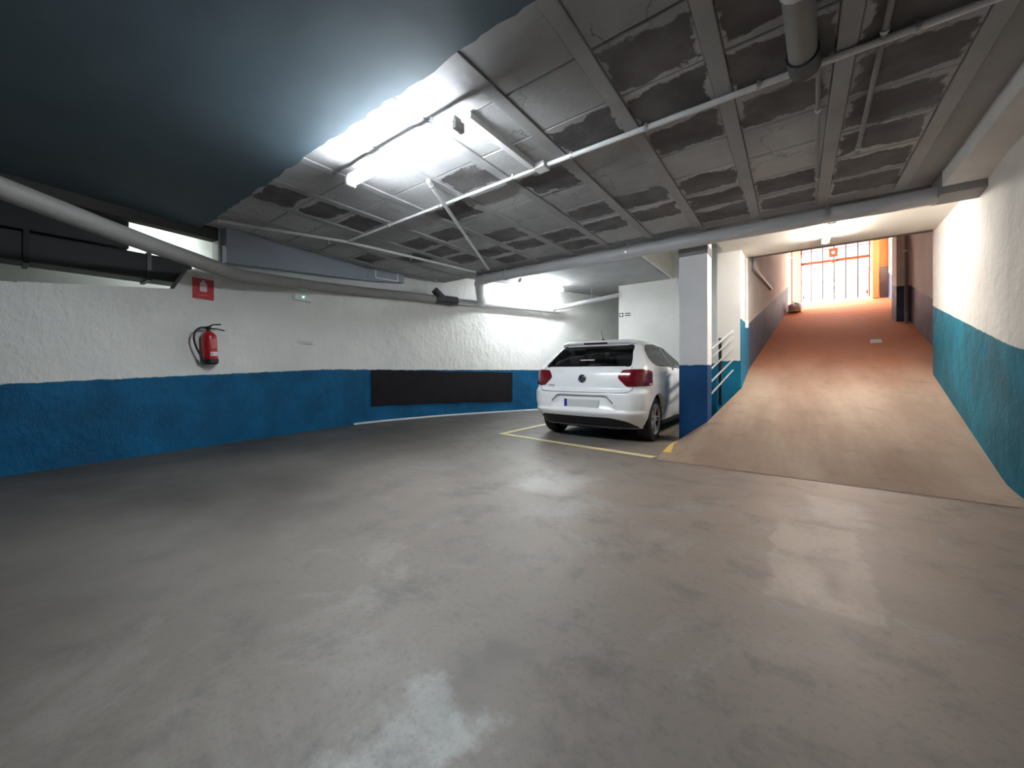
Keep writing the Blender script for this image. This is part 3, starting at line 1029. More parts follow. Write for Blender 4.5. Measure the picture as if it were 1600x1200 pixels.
# black protective panel on the far run of the left wall
t = thing('wall_panel', (-6.5, 4.9, 0.3), 'long black protective panel fixed over the blue wall band', 'wall panel')
pts = run_between(4.32, 7.7, 0.022)
vs, fs = [], []
n = len(pts)
inner = run_between(4.32, 7.7, 0.002)
for i in range(n):
    u = (pts[i][1] - 4.32) / 3.38
    zl = 0.325 - 0.08 * u + random.uniform(-0.01, 0.01)
    zh = 1.03 - 0.065 * u + random.uniform(-0.006, 0.006)
    vs += [(*pts[i], zl), (*pts[i], zh), (*inner[i], zl), (*inner[i], zh)]
for i in range(n - 1):
    b = i * 4
    fs += [(b, b + 4, b + 5, b + 1), (b + 2, b + 3, b + 7, b + 6), (b, b + 2, b + 6, b + 4), (b + 1, b + 5, b + 7, b + 3)]
fs += [(0, 1, 3, 2), (n * 4 - 4, n * 4 - 2, n * 4 - 1, n * 4 - 3)]
MB().add(vs, fs).build('sheet', M['rubber_panel'], t, smooth=50)

# little black and white direction sign on the white room wall
t = thing('direction_sign', (-3.42, 9.395, 2.38), 'small black and white direction sign on the white room wall', 'sign')
MB().box((-3.565, 9.388, 2.355), (-3.275, 9.40, 2.465)).build('plate', M['paper'], t)
MB().box((-3.56, 9.385, 2.36), (-3.455, 9.39, 2.46)).build('arrow_panel', M['black_plastic'], t)
MB().prism([(-3.55, 2.41), (-3.5075, 2.45), (-3.465, 2.41), (-3.5075, 2.37)], 9.381, 9.386, 'y').build('diamond', M['paper'], t)
for z in (2.375, 2.425):
    MB().box((-3.42, 9.385, z), (-3.28, 9.39, z + 0.025)).build('text_bar', M['black_plastic'], t)

# ------------------------------------------------------------------ railing between column and pier
t = thing('railing', (-0.95, 6.95, 0.5), 'grey metal railing with one black post beside the ramp', 'railing')
for k, (za, zb, r) in enumerate(((1.32, 1.70, 0.02), (1.20, 1.56, 0.011), (1.03, 1.40, 0.013), (0.84, 1.20, 0.013), (0.66, 1.02, 0.013))):
    MB().tube([(-1.0, 6.31, za), (-0.86, 7.62, zb)], r, 10).build('handrail' if k == 0 else 'rail', M['rail'], t, smooth=True)
MB().box((-0.985, 6.92, 0.45), (-0.945, 6.96, 1.53), 0.004).build('post', M['black_steel'], t)

# ------------------------------------------------------------------ floor markings
def stripe(name, pts, mat, label, z0=0.002):
    m = MB()
    n = len(pts)
    m.add([(x, y, z0) for x, y in pts] + [(x, y, z0 + 0.005) for x, y in pts], [tuple(range(n))[::-1], tuple(range(n, 2 * n))] + [(i, (i + 1) % n, n + (i + 1) % n, n + i) for i in range(n)])
    return tag(m.build(name, M[mat], org=(pts[0][0], pts[0][1], 0)), label, 'floor marking', 'parking bay lines')


stripe('bay_line', [(-3.80, 4.79), (-1.33, 4.50), (-1.30, 4.60), (-3.80, 4.88)], 'yellow_pale', 'pale yellow line painted across the floor behind the car')
stripe('bay_line', [(-3.80, 4.89), (-3.70, 4.88), (-3.75, 8.9), (-3.85, 8.9)], 'yellow_pale', 'pale yellow line painted along the left side of the car')
vs, fs = [], []
for i in range(10):
    v = 4.86 + 1.06 * i / 9
    l = ramp_left(v)
    for x in (l + 0.004, l + 0.10 - 0.075 * i / 9):
        q = min(1, max(0, (x - l) / 0.42))
        z = 0.008 + ramp_z(v) * q * q * (3 - 2 * q)
        vs += [(x, v, z), (x, v, z + 0.006)]
for i in range(9):
    b = 4 * i
    fs += [(b + 1, b + 5, b + 7, b + 3), (b, b + 2, b + 6, b + 4), (b, b + 4, b + 5, b + 1), (b + 2, b + 3, b + 7, b + 6)]
fs += [(0, 1, 3, 2), (36, 38, 39, 37)]
tag(MB().add(vs, fs).build('kerb_mark', M['yellow'], org=(-1.3, 4.9, 0)), 'bold yellow mark at the corner of the ramp by the column', 'floor marking')

# ------------------------------------------------------------------ litter on the ramp
t = MB()
vs = [(1.30, 11.2), (1.50, 11.23), (1.49, 11.33), (1.31, 11.3)]
zz = [ramp_z(y) + 0.012 + (0.06 if y > 11.25 else 0) for x, y in vs]
t.add([(x, y, z) for (x, y), z in zip(vs, zz)] + [(x, y, z + 0.003) for i, ((x, y), z) in enumerate(zip(vs, zz))], [(3, 2, 1, 0), (4, 5, 6, 7), (0, 1, 5, 4), (1, 2, 6, 5), (2, 3, 7, 6), (3, 0, 4, 7)])
tag(t.build('paper_scrap', M['paper'], org=(1.4, 11.26, ramp_z(11.26))), 'white paper scrap lying on the upper ramp', 'litter')
bm = bmesh.new()
bmesh.ops.create_icosphere(bm, subdivisions=3, radius=1)
for v in bm.verts:
    k = 1 + 0.22 * math.sin(v.co.x * 7 + v.co.z * 3) * math.cos(v.co.y * 6 + 1) + random.uniform(-0.06, 0.06)
    v.co = Vector((v.co.x * 0.2 * k, v.co.y * 0.3 * k, max(-0.12, v.co.z * 0.24 * k)))
tag(MB().bm(bm, Matrix.Translation((0.0, 17.4, ramp_z(17.4) + 0.15))).build('rubbish_bag', M['bag'], org=(-0.1, 17.4, ramp_z(17.4)), smooth=True), 'pale crumpled bag against the left wall near the gate', 'bag')

# ------------------------------------------------------------------ the car (local axes: x right, y forward, origin on the ground under the rear axle)
def glass_mat(name, tint, rough=0.02):
    k = N(name)
    t = k.t
    out = [x for x in t.nodes if x.type == 'OUTPUT_MATERIAL'][0]
    tr = k.n('ShaderNodeBsdfTransparent')
    tr.inputs[0].default_value = (*tint, 1)
    gl = k.n('ShaderNodeBsdfGlossy')
    gl.inputs['Roughness'].default_value = rough
    fr = k.n('ShaderNodeFresnel')
    fr.inputs['IOR'].default_value = 1.5
    mx = k.n('ShaderNodeMixShader')
    k.l(fr.outputs[0], mx.inputs[0])
    k.l(tr.outputs[0], mx.inputs[1])
    k.l(gl.outputs[0], mx.inputs[2])
    k.l(mx.outputs[0], out.inputs['Surface'])
    t.nodes.remove(k.b)
    return k.m


M['car_white'] = simple('white_car_paint', (0.90, 0.91, 0.92), 0.32, coat=0.45, var=0.01)
M['tint_glass'] = glass_mat('tinted_rear_glass', (0.62, 0.70, 0.69))
M['side_glass'] = glass_mat('side_glass', (0.9, 0.94, 0.92))
M['trim_black'] = simple('gloss_black_trim', (0.008, 0.008, 0.009), 0.25)
M['lamp_red'] = simple('dark_red_lamp_lens', (0.17, 0.005, 0.014), 0.12, coat=1.0, var=0.15, vscale=30)
M['lamp_red_dark'] = simple('deep_red_lamp_lens', (0.10, 0.004, 0.010), 0.15, coat=1.0, var=0.1)
M['seam'] = simple('dark_gap_and_recess_shadow', (0.05, 0.05, 0.055), 0.8)
M['tyre'] = simple('tyre_rubber', (0.012, 0.012, 0.012), 0.8)
M['alloy'] = simple('silver_alloy', (0.6, 0.6, 0.61), 0.35, metal=0.25, var=0.03)
M['chrome'] = simple('chrome', (0.8, 0.8, 0.82), 0.12, metal=1.0, var=0.02)
M['badge_blue'] = simple('dark_blue_badge', (0.006, 0.012, 0.05), 0.25)
M['plate_blue'] = simple('blue_plate_band', (0.01, 0.03, 0.3), 0.4)
M['plate_white'] = simple('blank_pale_plate', (0.62, 0.62, 0.6), 0.45, var=0.03)
M['cabin'] = simple('dark_cabin_trim', (0.02, 0.02, 0.022), 0.8)
M['seat_cloth'] = simple('charcoal_seat_cloth', (0.03, 0.03, 0.034), 0.9, vscale=60)

ZT = np.array([.20, .28, .36, .425, .455, .54, .62, .68, .71, .74, .80, .88, .96, 1.02, 1.10, 1.20, 1.29, 1.355, 1.372, 1.392, 1.415, 1.435, 1.448, 1.456, 1.46])
YR = np.array([-.50, -.58, -.655, -.692, -.674, -.680, -.680, -.672, -.640, -.620, -.615, -.605, -.585, -.545, -.450, -.325, -.210, -.130, -.160, -.185, -.16, -.06, .10, .30, .54])
YF = np.array([3.15, 3.28, 3.34, 3.37, 3.37, 3.37, 3.36, 3.33, 3.31, 3.28, 3.18, 2.98, 2.45, 2.02, 1.86, 1.66, 1.46, 1.33, 1.27, 1.21, 1.12, 1.02, .90, .78, .66])
HW = np.array([.79, .815, .838, .850, .854, .866, .871, .872, .872, .872, .876, .866, .858, .840, .792, .728, .668, .628, .618, .598, .565, .51, .42, .29, .12])
RR = np.array([.30, .30, .28, .26, .26, .25, .25, .25, .25, .25, .25, .24, .22, .19, .16, .14, .13, .12, .12, .13, .14, .16, .15, .12, .05])
RF = np.array([.40, .42, .42, .42, .42, .42, .42, .42, .42, .42, .42, .42, .40, .36, .33, .30, .27, .25, .25, .25, .25, .22, .18, .12, .05])


def pchip(x, y):
    h = np.diff(x)
    d = np.diff(y) / h
    m = np.zeros_like(y)
    m[0], m[-1] = d[0], d[-1]
    for i in range(1, len(y) - 1):
        if d[i - 1] * d[i] > 0:
            w1, w2 = 2 * h[i] + h[i - 1], h[i] + 2 * h[i - 1]
            m[i] = (w1 + w2) / (w1 / d[i - 1] + w2 / d[i])

    def f(t):
        t = min(max(t, x[0]), x[-1])
        i = min(np.searchsorted(x, t, 'right') - 1, len(x) - 2)
        s = (t - x[i]) / h[i]
        return ((1 + 2 * s) * (1 - s) ** 2 * y[i] + s * (1 - s) ** 2 * h[i] * m[i] + s * s * (3 - 2 * s) * y[i + 1] + s * s * (s - 1) * h[i] * m[i + 1])
    return f


fYR, fYF, fHW, fRR, fRF = (pchip(ZT, a) for a in (YR, YF, HW, RR, RF))
NA, NB, NC, ND, NE = 22, 12, 110, 8, 10


def sst(a, b, x):
    t = np.clip((x - a) / (b - a), 0, 1)
    return t * t * (3 - 2 * t)


_rc = {}


def ring(z):
    """right half of the body outline at height z, rear centre to front centre"""
    key = round(z, 5)
    if key in _rc:
        return _rc[key]
    yr, yf, hw, rr, rf = fYR(z), fYF(z), fHW(z), fRR(z), fRF(z)
    bow = 0.07 * min(1, hw / 0.8)
    xs, ys = [], []
    xa = hw - rr
    for i in range(NA):
        x = xa * i / NA
        xs.append(x)
        ys.append(yr + bow * (x / hw) ** 2)
    y0 = yr + bow * (xa / hw) ** 2
    for i in range(NB):
        a = PI / 2 * i / NB
        xs.append(xa + rr * math.sin(a))
        ys.append(y0 + rr - rr * math.cos(a))
    xb = hw - rf
    y1 = yf - 0.12 * (xb / hw) ** 2 - rf
    for i in range(NC):
        t = i / NC
        xs.append(hw)
        ys.append(y0 + rr + (y1 - y0 - rr) * t)
    for i in range(ND):
        a = PI / 2 * i / ND
        xs.append(xb + rf * math.cos(a))
        ys.append(y1 + rf * math.sin(a))
    for i in range(NE + 1):
        x = xb * (1 - i / NE)
        xs.append(x)
        ys.append(yf - 0.12 * (x / hw) ** 2)
    xs, ys = np.array(xs), np.array(ys)
    xs *= 1 - 0.035 * ((ys - 1.2) / 2.0) ** 2 * (xs / max(hw, .01))
    # recess round the number plate
    wd = 0.37 + 0.14 * np.clip((0.62 - z) / 0.18, 0, 1)
    m = sst(0.645, 0.62, z) * sst(0.42, 0.54, z) * sst(wd + 0.02, wd - 0.03, xs) * (ys < yr + 0.2)
    ys = ys + 0.04 * m
    s = np.concatenate([[0], np.cumsum(np.hypot(np.diff(xs), np.diff(ys)))])
    _rc[key] = (xs, ys, s)
    return _rc[key]


def rear(a, z):
    xs, ys, s = ring(z)
    q = abs(a)
    return Vector((math.copysign(np.interp(q, s, xs), a), np.interp(q, s, ys), z))


def front(a, z):
    xs, ys, s = ring(z)
    q = s[-1] - abs(a)
    return Vector((math.copysign(np.interp(q, s, xs), a), np.interp(q, s, ys), z))


def side(sg):
    def f(y, z):
        xs, ys, s = ring(z)
        i0, i1 = NA, NA + NB + NC + ND
        return Vector((sg * np.interp(y, ys[i0:i1], xs[i0:i1]), y, z))
    return f


def surf(f, a, z, off):
    e = 0.006
    zz = min(max(z, .206), 1.452)
    du = f(a + e, zz) - f(a - e, zz)
    dv = f(a, zz + e) - f(a, zz - e)
    n = du.cross(dv).normalized()
    p = f(a, z)
    if n.dot(p - Vector((0, 1.3, 0.7))) < 0:
        n = -n
    return p + n * off


def rounded(poly, r=0.05, n=4):
    out = []
    m = len(poly)
    for i in range(m):
        p0, p1, p2 = (Vector(poly[(i + j - 1) % m]) for j in range(3))
        d0, d2 = p0 - p1, p2 - p1
        k = min(r, d0.length * .45, d2.length * .45)
        a, b = p1 + d0.normalized() * k, p1 + d2.normalized() * k
        for j in range(n + 1):
            t = j / n
            q = a * (1 - t) ** 2 + p1 * 2 * t * (1 - t) + b * t * t
            out.append((q.x, q.y))
    return out


def inpoly(x, y, poly):
    c = False
    j = len(poly) - 1
    for i in range(len(poly)):
        (xi, yi), (xj, yj) = poly[i], poly[j]
        if (yi > y) != (yj > y) and x < (xj - xi) * (y - yi) / (yj - yi) + xi:
            c = not c
        j = i
    return c


def shrink(poly, d):
    """moves an outline inward by d"""
    m = len(poly)
    ar = sum(poly[i][0] * poly[(i + 1) % m][1] - poly[(i + 1) % m][0] * poly[i][1] for i in range(m))
    sg = 1 if ar > 0 else -1
    out = []
    for i in range(m):
        a, b = Vector(poly[i - 1]), Vector(poly[(i + 1) % m])
        t = (b - a).normalized()
        out.append((poly[i][0] - sg * t.y * d, poly[i][1] + sg * t.x * d))
    return out


def patch(mb, f, poly, off, nz=14, na=16, skirt=0.012):
    zs = [q[1] for q in poly]
    lo, hi = min(zs) + 1e-4, max(zs) - 1e-4
    rows = []
    for i in range(nz + 1):
        z = lo + (hi - lo) * (0.5 - 0.5 * math.cos(PI * i / nz))
        xs = []
        for (x0, z0), (x1, z1) in zip(poly, poly[1:] + poly[:1]):
            if (z0 > z) != (z1 > z):
                xs.append(x0 + (x1 - x0) * (z - z0) / (z1 - z0))
        rows.append((min(xs), max(xs), z))
    vs = [surf(f, a0 + (a1 - a0) * j / na, z, off) for a0, a1, z in rows for j in range(na + 1)]
    w = na + 1
    fs = [(i * w + j, i * w + j + 1, (i + 1) * w + j + 1, (i + 1) * w + j) for i in range(nz) for j in range(na)]
    if skirt:
        b = [j for j in range(w)] + [i * w + na for i in range(1, nz + 1)] + [nz * w + j for j in range(na - 1, -1, -1)] + [i * w for i in range(nz - 1, 0, -1)]
        n0 = len(vs)
        for k in b:
            a0, a1, z = rows[k // w]
            vs.append(surf(f, a0 + (a1 - a0) * (k % w) / na, z, off - skirt))
        m = len(b)
        fs += [(b[i], b[(i + 1) % m], n0 + (i + 1) % m, n0 + i) for i in range(m)]
    return mb.add(vs, fs)


def band(mb, f, outer, inner, off, drop=0.012):
    m = len(outer)
    vs = []
    for q, r in zip(outer, inner):
        vs += [surf(f, q[0], q[1], off - drop), surf(f, q[0], q[1], off), surf(f, r[0], r[1], off), surf(f, r[0], r[1], off - drop)]
    fs = []
    for i in range(m):
        j = (i + 1) % m
        for k in range(3):
            fs.append((i * 4 + k, j * 4 + k, j * 4 + k + 1, i * 4 + k + 1))
    return mb.add(vs, fs)


def seam(mb, f, pts, wd=0.005, off=0.0015, n=8):
    P = []
    for (a, b), (c, d) in zip(pts, pts[1:]):
        for i in range(n):
            P.append((a + (c - a) * i / n, b + (d - b) * i / n))
    P.append(pts[-1])
    vs = []
    for i, p in enumerate(P):
        q0, q1 = P[max(i - 1, 0)], P[min(i + 1, len(P) - 1)]
        t = Vector((q1[0] - q0[0], q1[1] - q0[1])).normalized()
        for k in (-1, 1):
            vs.append(surf(f, p[0] - t.y * k * wd / 2, p[1] + t.x * k * wd / 2, off))
    return mb.add(vs, [(2 * i, 2 * i + 1, 2 * i + 3, 2 * i + 2) for i in range(len(P) - 1)])


RW = rounded([(-.655, 1.03), (.655, 1.03), (.565, 1.35), (-.565, 1.35)], 0.04)
DLO = rounded([(-.10, 1.135), (.06, 1.045), (2.02, .99), (1.62, 1.225), (1.22, 1.355), (.60, 1.385), (.16, 1.36), (-.02, 1.27)], 0.08, 5)
WS = rounded([(-.66, 1.03), (.66, 1.03), (.50, 1.345), (-.50, 1.345)], 0.05)
RWI, DLOI, WSI = shrink(RW, 0.006), shrink(DLO, 0.006), shrink(WS, 0.006)
ARCH = [(0.0, .312, .352), (2.548, .312, .352)]


def car():
    root = thing('car', (-2.46, 5.67, 0), 'white hatchback parked nose-in beside the column', 'car')
    root.scale = (1.03, 1.03, 1.03)
    O = (0, 0, 0)
    R, L = side(1), side(-1)
    zs = sorted(set([round(.20 + .02 * i, 4) for i in range(5)] + [round(.30 + .0125 * i, 4) for i in range(37)] + [round(.76 + .02 * i, 4) for i in range(30)] + [1.35, 1.365, 1.375, 1.385, 1.395, 1.41, 1.42, 1.43, 1.438, 1.445, 1.45, 1.455, 1.458]))
    zs = [z for z in zs if z <= 1.4581]
    rows = []
    for z in zs:
        xs, ys, s = ring(z)
        rows.append([(x, y, z) for x, y in zip(xs, ys)] + [(-x, y, z) for x, y in list(zip(xs, ys))[-2:0:-1]])
    n = len(rows[0])
    half = NA + NB + NC + ND + NE

    def shell(off):
        bm = bmesh.new()
        grid = [[bm.verts.new(p) for p in r] for r in rows]
        top = bm.verts.new((0, .58, 1.46))
        arc = [ring(z)[2] for z in zs]
        par = {}
        for i, z in enumerate(zs):
            for j in range(n):
                sg = 1 if j <= half else -1
                k = j if j <= half else n - j
                v = grid[i][j]
                a = arc[i][k]
                rest = arc[i][-1] - a
                if k < NA + NB - 1 and z > .9 and inpoly(a, z, RWI):
                    par[v] = (rear, a * sg, z, RWI)
                elif NA + NB - 6 <= k <= NA + NB + NC + 4 and z > .9 and inpoly(v.co.y, z, DLOI):
                    par[v] = (side(sg), v.co.y, z, DLOI)
                elif k > NA + NB + NC + 3 and z > .9 and inpoly(rest, z, WSI):
                    par[v] = (front, rest * sg, z, WSI)
        kill = []
        for i in range(len(rows) - 1):
            zc = (zs[i] + zs[i + 1]) / 2
            for j in range(n):
                fc = bm.faces.new((grid[i][j], grid[i][(j + 1) % n], grid[i + 1][(j + 1) % n], grid[i + 1][j]))
                if all(v in par for v in fc.verts):
                    kill.append(fc)
                elif zc < .70 and abs(grid[i][j].co.x) > .6 and any(all(math.hypot(v.co.y - y, v.co.z - z) < r for v in fc.verts) for y, z, r in ARCH):
                    kill.append(fc)
        for v, (f, a, z, poly) in par.items():
            best = None
            for (x0, z0), (x1, z1) in zip(poly, poly[1:] + poly[:1]):
                d = Vector((x1 - x0, z1 - z0))
                t = min(1, max(0, ((a - x0) * d.x + (z - z0) * d.y) / max(1e-9, d.length_squared)))
                q = (x0 + d.x * t, z0 + d.y * t)
                e = math.hypot(q[0] - a, q[1] - z)
                if best is None or e < best[0]:
                    best = (e, q)
            if best[0] < 0.06:
                v.co = f(*best[1])
        for j in range(n):
            bm.faces.new((grid[-1][j], grid[-1][(j + 1) % n], top))
        bmesh.ops.delete(bm, geom=kill, context='FACES')
        for v in bm.verts:
            if v.co.z < .72 and abs(v.co.x) > .55:
                for y, z, r in ARCH:
                    d = math.hypot(v.co.y - y, v.co.z - z)
                    if 1e-3 < d < r and v.link_faces:
                        q = r / d
                        v.co.y, v.co.z = y + (v.co.y - y) * q, max(.2, z + (v.co.z - z) * q)
        bmesh.ops.delete(bm, geom=[v for v in bm.verts if not v.link_faces], context='VERTS')
        bmesh.ops.recalc_face_normals(bm, faces=bm.faces[:])
        bm.normal_update()
        if off:
            nn = [(v, v.normal.copy()) for v in bm.verts]
            for v, q in nn:
                if q.dot(v.co - Vector((0, 1.3, .7))) < 0:
                    q = -q
                v.co -= q * off
        return bm
    MB().bm(shell(0)).build('body', M['car_white'], root, O, smooth=48)
    bm = shell(0.018)
    bmesh.ops.delete(bm, geom=[f for f in bm.faces if f.calc_center_median().z < 0.72], context='FACES')
    MB().bm(bm).build('cabin_lining', M['cabin'], root, O, smooth=48)

    # glass with black borders
    for nm, f, po, pi_, gm in (('rear_window', rear, RW, RWI, 'tint_glass'), ('windscreen', front, WS, WSI, 'side_glass')):
        g = band(MB(), f, po, shrink(po, 0.016), 0.003).build(nm, M['trim_black'], root, O, smooth=True)
        patch(MB(), f, shrink(po, 0.010), 0.0015, skirt=0).build('glass', M[gm], g, O, smooth=True)
    for f in (R, L):
        g = band(MB(), f, DLO, shrink(DLO, 0.022), 0.003)
        g = patch(g, f, [(.80, .99), (.90, .99), (.89, 1.36), (.81, 1.36)], 0.003).build('side_window', M['trim_black'], root, O, smooth=True)
        patch(MB(), f, shrink(DLO, 0.012), 0.0015, na=40, skirt=0).build('glass', M['side_glass'], g, O, smooth=True)

    # tail lamps wrapping round the corners
    TL = rounded([(.495, .885), (.555, .985), (.80, .995), (1.02, .975), (1.06, .935), (1.035, .78), (.62, .765)], 0.03)
    for sg in (1, -1):
        f = (lambda a, z: rear(a, z)) if sg == 1 else (lambda a, z: (lambda p: Vector((-p.x, p.y, p.z)))(rear(a, z)))
        t = patch(MB(), f, TL, 0.010, 14, 22, skirt=0.02).build('tail_lamp', M['lamp_red'], root, O, smooth=True)
        patch(MB(), f, rounded([(.60, .83), (.62, .79), (.99, .795), (1.0, .83)], 0.012), 0.012, 4, 14, 0.004).build('lamp_strip', M['lamp_red_dark'], t, O, smooth=True)
        patch(MB(), f, rounded([(.93, .79), (.99, .795), (1.0, .815), (.95, .81)], 0.008), 0.0135, 3, 5, 0.004).build('painted_glint', M['label'], t, O, smooth=True)  # pale patch painting a highlight on the lamp lens
    # third brake light, on the spoiler
    patch(MB(), rear, rounded([(-.19, 1.374), (.19, 1.374), (.19, 1.394), (-.19, 1.394)], 0.008), 0.004, 4, 12).build('brake_light', M['lamp_red_dark'], root, O)
    # black valance below the bumper
    patch(MB(), rear, rounded([(-.80, .212), (-.76, .29), (-.64, .35), (.40, .35), (.60, .315), (.78, .212)], 0.04), 0.006, 12, 30).build('valance', M['black_plastic'], root, O, smooth=True)
    # panel gaps
    s = MB()
    seam(s, rear, [(-.70, .765), (-.69, .72), (-.64, .69), (-.5, .682), (.5, .682), (.64, .69), (.69, .72), (.70, .765)], 0.007)
    seam(s, rear, [(.665, 1.03), (.67, .99)], 0.006)
    seam(s, rear, [(-.665, 1.03), (-.67, .99)], 0.006)
    s.build('tailgate_gap', M['seam'], root, O)
    for f in (R, L):
        for line in ([(.18, 1.03), (.26, .92), (.33, .78), (.36, .62), (.42, .46), (.47, .28)], [(.86, .98), (.86, .30)], [(1.96, .98), (1.98, .6), (1.93, .3)], [(-.32, .77), (-.30, .66)]):
            seam(MB(), f, line).build('panel_gap', M['seam'], root, O)
        for y in (.42, 1.42):
            patch(MB(), f, rounded([(y, .905), (y + .2, .905), (y + .2, .935), (y, .935)], 0.012), 0.028, 5, 8, 0.03).build('door_handle', M['car_white'], root, O, smooth=True)
        m = MB()
        sg = 1 if f is R else -1
        bm = bmesh.new()
        bmesh.ops.create_icosphere(bm, subdivisions=2, radius=1)
        m.bm(bm, Matrix.Translation((sg * .965, 1.78, 1.02)) @ Matrix.Diagonal((.10, .06, .075, 1)))
        m.box((sg * .84, 1.76, .96), (sg * .93, 1.82, .99))
        m.build('door_mirror', M['car_white'], root, O, smooth=True)
        patch(MB(), f, [(.40, .205), (2.15, .205), (2.15, .25), (.40, .25)], 0.006, 4, 20).build('sill', M['black_plastic'], root, O)
        # wheel arch lips and liners
        for y, z, r in ARCH:
            lip, ln = MB(), MB()
            vs, fs = [], []
            K = 40
            for i in range(K + 1):
                a = -0.32 + (PI + 0.64) * i / K
                zz = max(.203, z + r * math.sin(a))
                p = f(y + r * math.cos(a), zz)
                zo = max(.203, z + (r + .018) * math.sin(a))
                po = surf(f, y + (r + .018) * math.cos(a), zo, 0.004)
                vs += [p + Vector((sg * .006, 0, 0)), po, p - Vector((sg * .05, 0, 0))]
            for i in range(K):
                fs += [(3 * i, 3 * i + 3, 3 * i + 4, 3 * i + 1), (3 * i, 3 * i + 2, 3 * i + 5, 3 * i + 3)]
            lip.add(vs, fs).build('arch_lip', M['car_white'], root, O, smooth=True)
            vs, fs = [], []
            for i in range(K + 1):
                a = -0.3 + (PI + 0.6) * i / K
                yy, zz = y + (r + .012) * math.cos(a), max(.12, z + (r + .012) * math.sin(a))
                vs += [(sg * (abs(f(yy, max(zz, .21)).x) - .02), yy, zz), (sg * .46, yy, zz)]
            fs = [(2 * i, 2 * i + 1, 2 * i + 3, 2 * i + 2) for i in range(K)] + [tuple(2 * i + 1 for i in range(K + 1))]
            ln.add(vs, fs).build('wheel_well', M['black_plastic'], root, O)
    MB().box((-.45, -.45, .17), (.45, 3.1, .30)).box((-.78, .42, .17), (.78, 2.1, .30)).build('underbody', M['black_plastic'], root, O)

    # wheels
    for sg in (1, -1):
        for y in (0, 2.548):
            mt = Matrix.Translation((sg * .735, y, .304)) @ Matrix.Rotation(sg * PI / 2, 4, 'Y')
            w = MB().lathe([(.20, -.09), (.26, -.098), (.295, -.09), (.304, -.07), (.304, .065), (.297, .085), (.265, .098), (.212, .09), (.205, .07), (.205, -.09)], 40, mt, False).build('wheel', M['tyre'], root, O, smooth=True)
            rim = MB().lathe([(.214, .088), (.214, .094), (.203, .092), (.196, .065), (.203, .062), (.208, .088)], 40, mt, False)
            rim.build('rim', M['alloy'], w, O, smooth=True)
            MB().lathe([(0, -.02), (.188, -.02), (.188, .0), (0, .0)], 30, mt).lathe([(.199, .06), (.199, -.08), (.203, -.08), (.203, .06)], 30, mt, False).build('brake_disc', M['black_steel'], w, O)
            for k in range(5):
                sp = MB()
                m2 = mt @ Matrix.Rotation(2 * PI * k / 5 + .3, 4, 'Z')
                for q in (-1, 1):
                    sp.prism([(.045, q * .004), (.2, q * .012), (.2, q * .042), (.045, q * .026)], .052, .078, 'z', m2)
                sp.build('spoke', M['alloy'], w, O)
            MB().lathe([(0, .05), (.062, .05), (.058, .082), (.03, .088), (0, .088)], 20, mt).build('hub', M['alloy'], w, O, smooth=True)

    # badge: dark roundel with silver ring and the two stacked letters
    c = surf(rear, 0, .868, 0.004)
    bt = Matrix.Translation(c) @ Matrix.Rotation(-0.12, 4, 'X')
    rot = bt @ Matrix.Rotation(PI / 2, 4, 'X')
    b = MB().lathe([(0, -.006), (.056, -.006), (.056, .004), (.05, .007), (0, .007)], 30, rot).build('badge', M['badge_blue'], root, O, smooth=True)
    rg = MB()
    rg.lathe([(.0505, .004), (.0575, .004), (.0575, .011), (.0505, .011)], 30, rot)
    rg.f = rg.f[:-2]

    def bar(p, q, wd=.0085):
        a, d = Vector(p), Vector(q)
        t = (d - a).normalized()
        s_ = Vector((-t.y, t.x)) * wd / 2
        rg.prism([tuple(a - s_), tuple(d - s_), tuple(d + s_), tuple(a + s_)], .005, .011, 'z', rot)
    bar((-.024, .046), (0, .006)), bar((.024, .046), (0, .006))
    bar((-.046, .022), (-.020, -.044)), bar((-.020, -.044), (0, -.002)), bar((0, -.002), (.020, -.044)), bar((.020, -.044), (.046, .022))
    rg.build('badge_letters', M['chrome'], b, O)
    # model lettering, lower left of the tailgate
    me = text_mesh('POLO', .042, .002)
    me.transform(Matrix.Translation(surf(rear, -.50, .765, 0.003)) @ Matrix.Rotation(-.18, 4, 'Z') @ Matrix.Rotation(PI / 2 - .02, 4, 'X'))
    link('lettering', me, M['seam'], root)
    # number plate (left blank, as in the photograph) and its blue band
    p = rear(0, .53) + Vector((0, -.010, 0))
    pl = MB().box((-.26, p.y - .006, .475), (.26, p.y + .03, .585), 0.004).build('number_plate', M['plate_white'], root, O)
    MB().box((-.258, p.y - .009, .477), (-.215, p.y - .005, .583)).build('country_band', M['plate_blue'], pl, O)
    # dark strip painting the shadow along the plate recess's upper edge
    s = MB()
    seam(s, rear, [(-.47, .545), (-.39, .622), (-.33, .638), (.33, .638), (.39, .622), (.47, .545)], 0.014, 0.002)
    s.build('painted_recess_shadow', M['seam'], root, O)
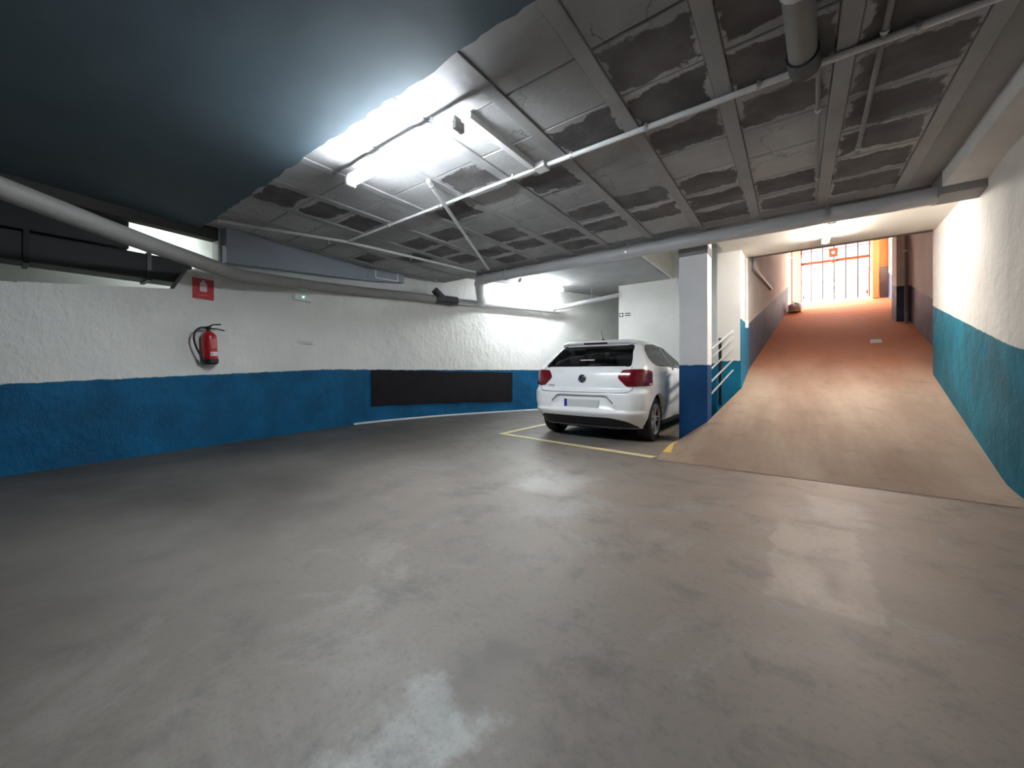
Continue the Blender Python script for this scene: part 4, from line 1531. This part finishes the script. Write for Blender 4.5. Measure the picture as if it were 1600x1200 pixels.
    # roof aerial
    MB().lathe([(0, 0), (.028, 0), (.018, .018), (0, .022)], 14, Matrix.Translation((0, .12, 1.448))).tube([(0, .12, 1.46), (0, .03, 1.60)], [.005, .0025], 6).build('aerial', M['black_plastic'], root, O, smooth=True)

    # cabin: rear bench, front seats, dashboard, steering wheel
    def cushion(mb, a, b, rot=None):
        return mb.box(a, b, 0.04, rot)
    s = MB()
    cushion(s, (-.60, .25, .42), (.60, .75, .58))
    tilt = Matrix.Translation((0, .25, .52)) @ Matrix.Rotation(0.32, 4, 'X')
    cushion(s, (-.60, -.09, 0), (.60, .03, .56), tilt)
    s.build('rear_bench', M['seat_cloth'], root, O, smooth=True)
    for x in (-.38, .38):
        cushion(MB(), (x - .12, -.07, .58), (x + .12, .01, .74), tilt).build('headrest', M['seat_cloth'], root, O, smooth=True)
    for x in (-.36, .36):
        s = MB()
        cushion(s, (x - .25, 1.0, .40), (x + .25, 1.52, .56))
        t2 = Matrix.Translation((x, 1.05, .5)) @ Matrix.Rotation(0.30, 4, 'X')
        cushion(s, (-.24, -.09, 0), (.24, .05, .62), t2)
        cushion(s, (-.12, -.06, .64), (.12, .02, .82), t2)
        s.build('front_seat', M['seat_cloth'], root, O, smooth=True)
    MB().box((-.72, 1.78, .70), (.72, 2.3, .95), 0.05).build('dashboard', M['cabin'], root, O)
    MB().tube([(-.36 + .18 * math.cos(a), 1.66 - .07 * math.sin(a), .92 + .17 * math.sin(a)) for a in [2 * PI * i / 24 for i in range(25)]], .014, 8, False).build('steering_wheel', M['cabin'], root, O, smooth=True)
    MB().box((-.72, .40, .31), (.72, 2.1, .40)).box((-.44, -.40, .31), (.44, .40, .42)).box((-.55, -.38, .42), (.55, .12, .86)).build('cabin_floor', M['cabin'], root, O)
    # little sticker on the inside of the rear window
    patch(MB(), rear, [(-.12, 1.12), (.10, 1.12), (.10, 1.135), (-.12, 1.135)], 0.0045, 2, 6, 0.001).build('window_sticker', M['label'], root, O)
    return root


car()
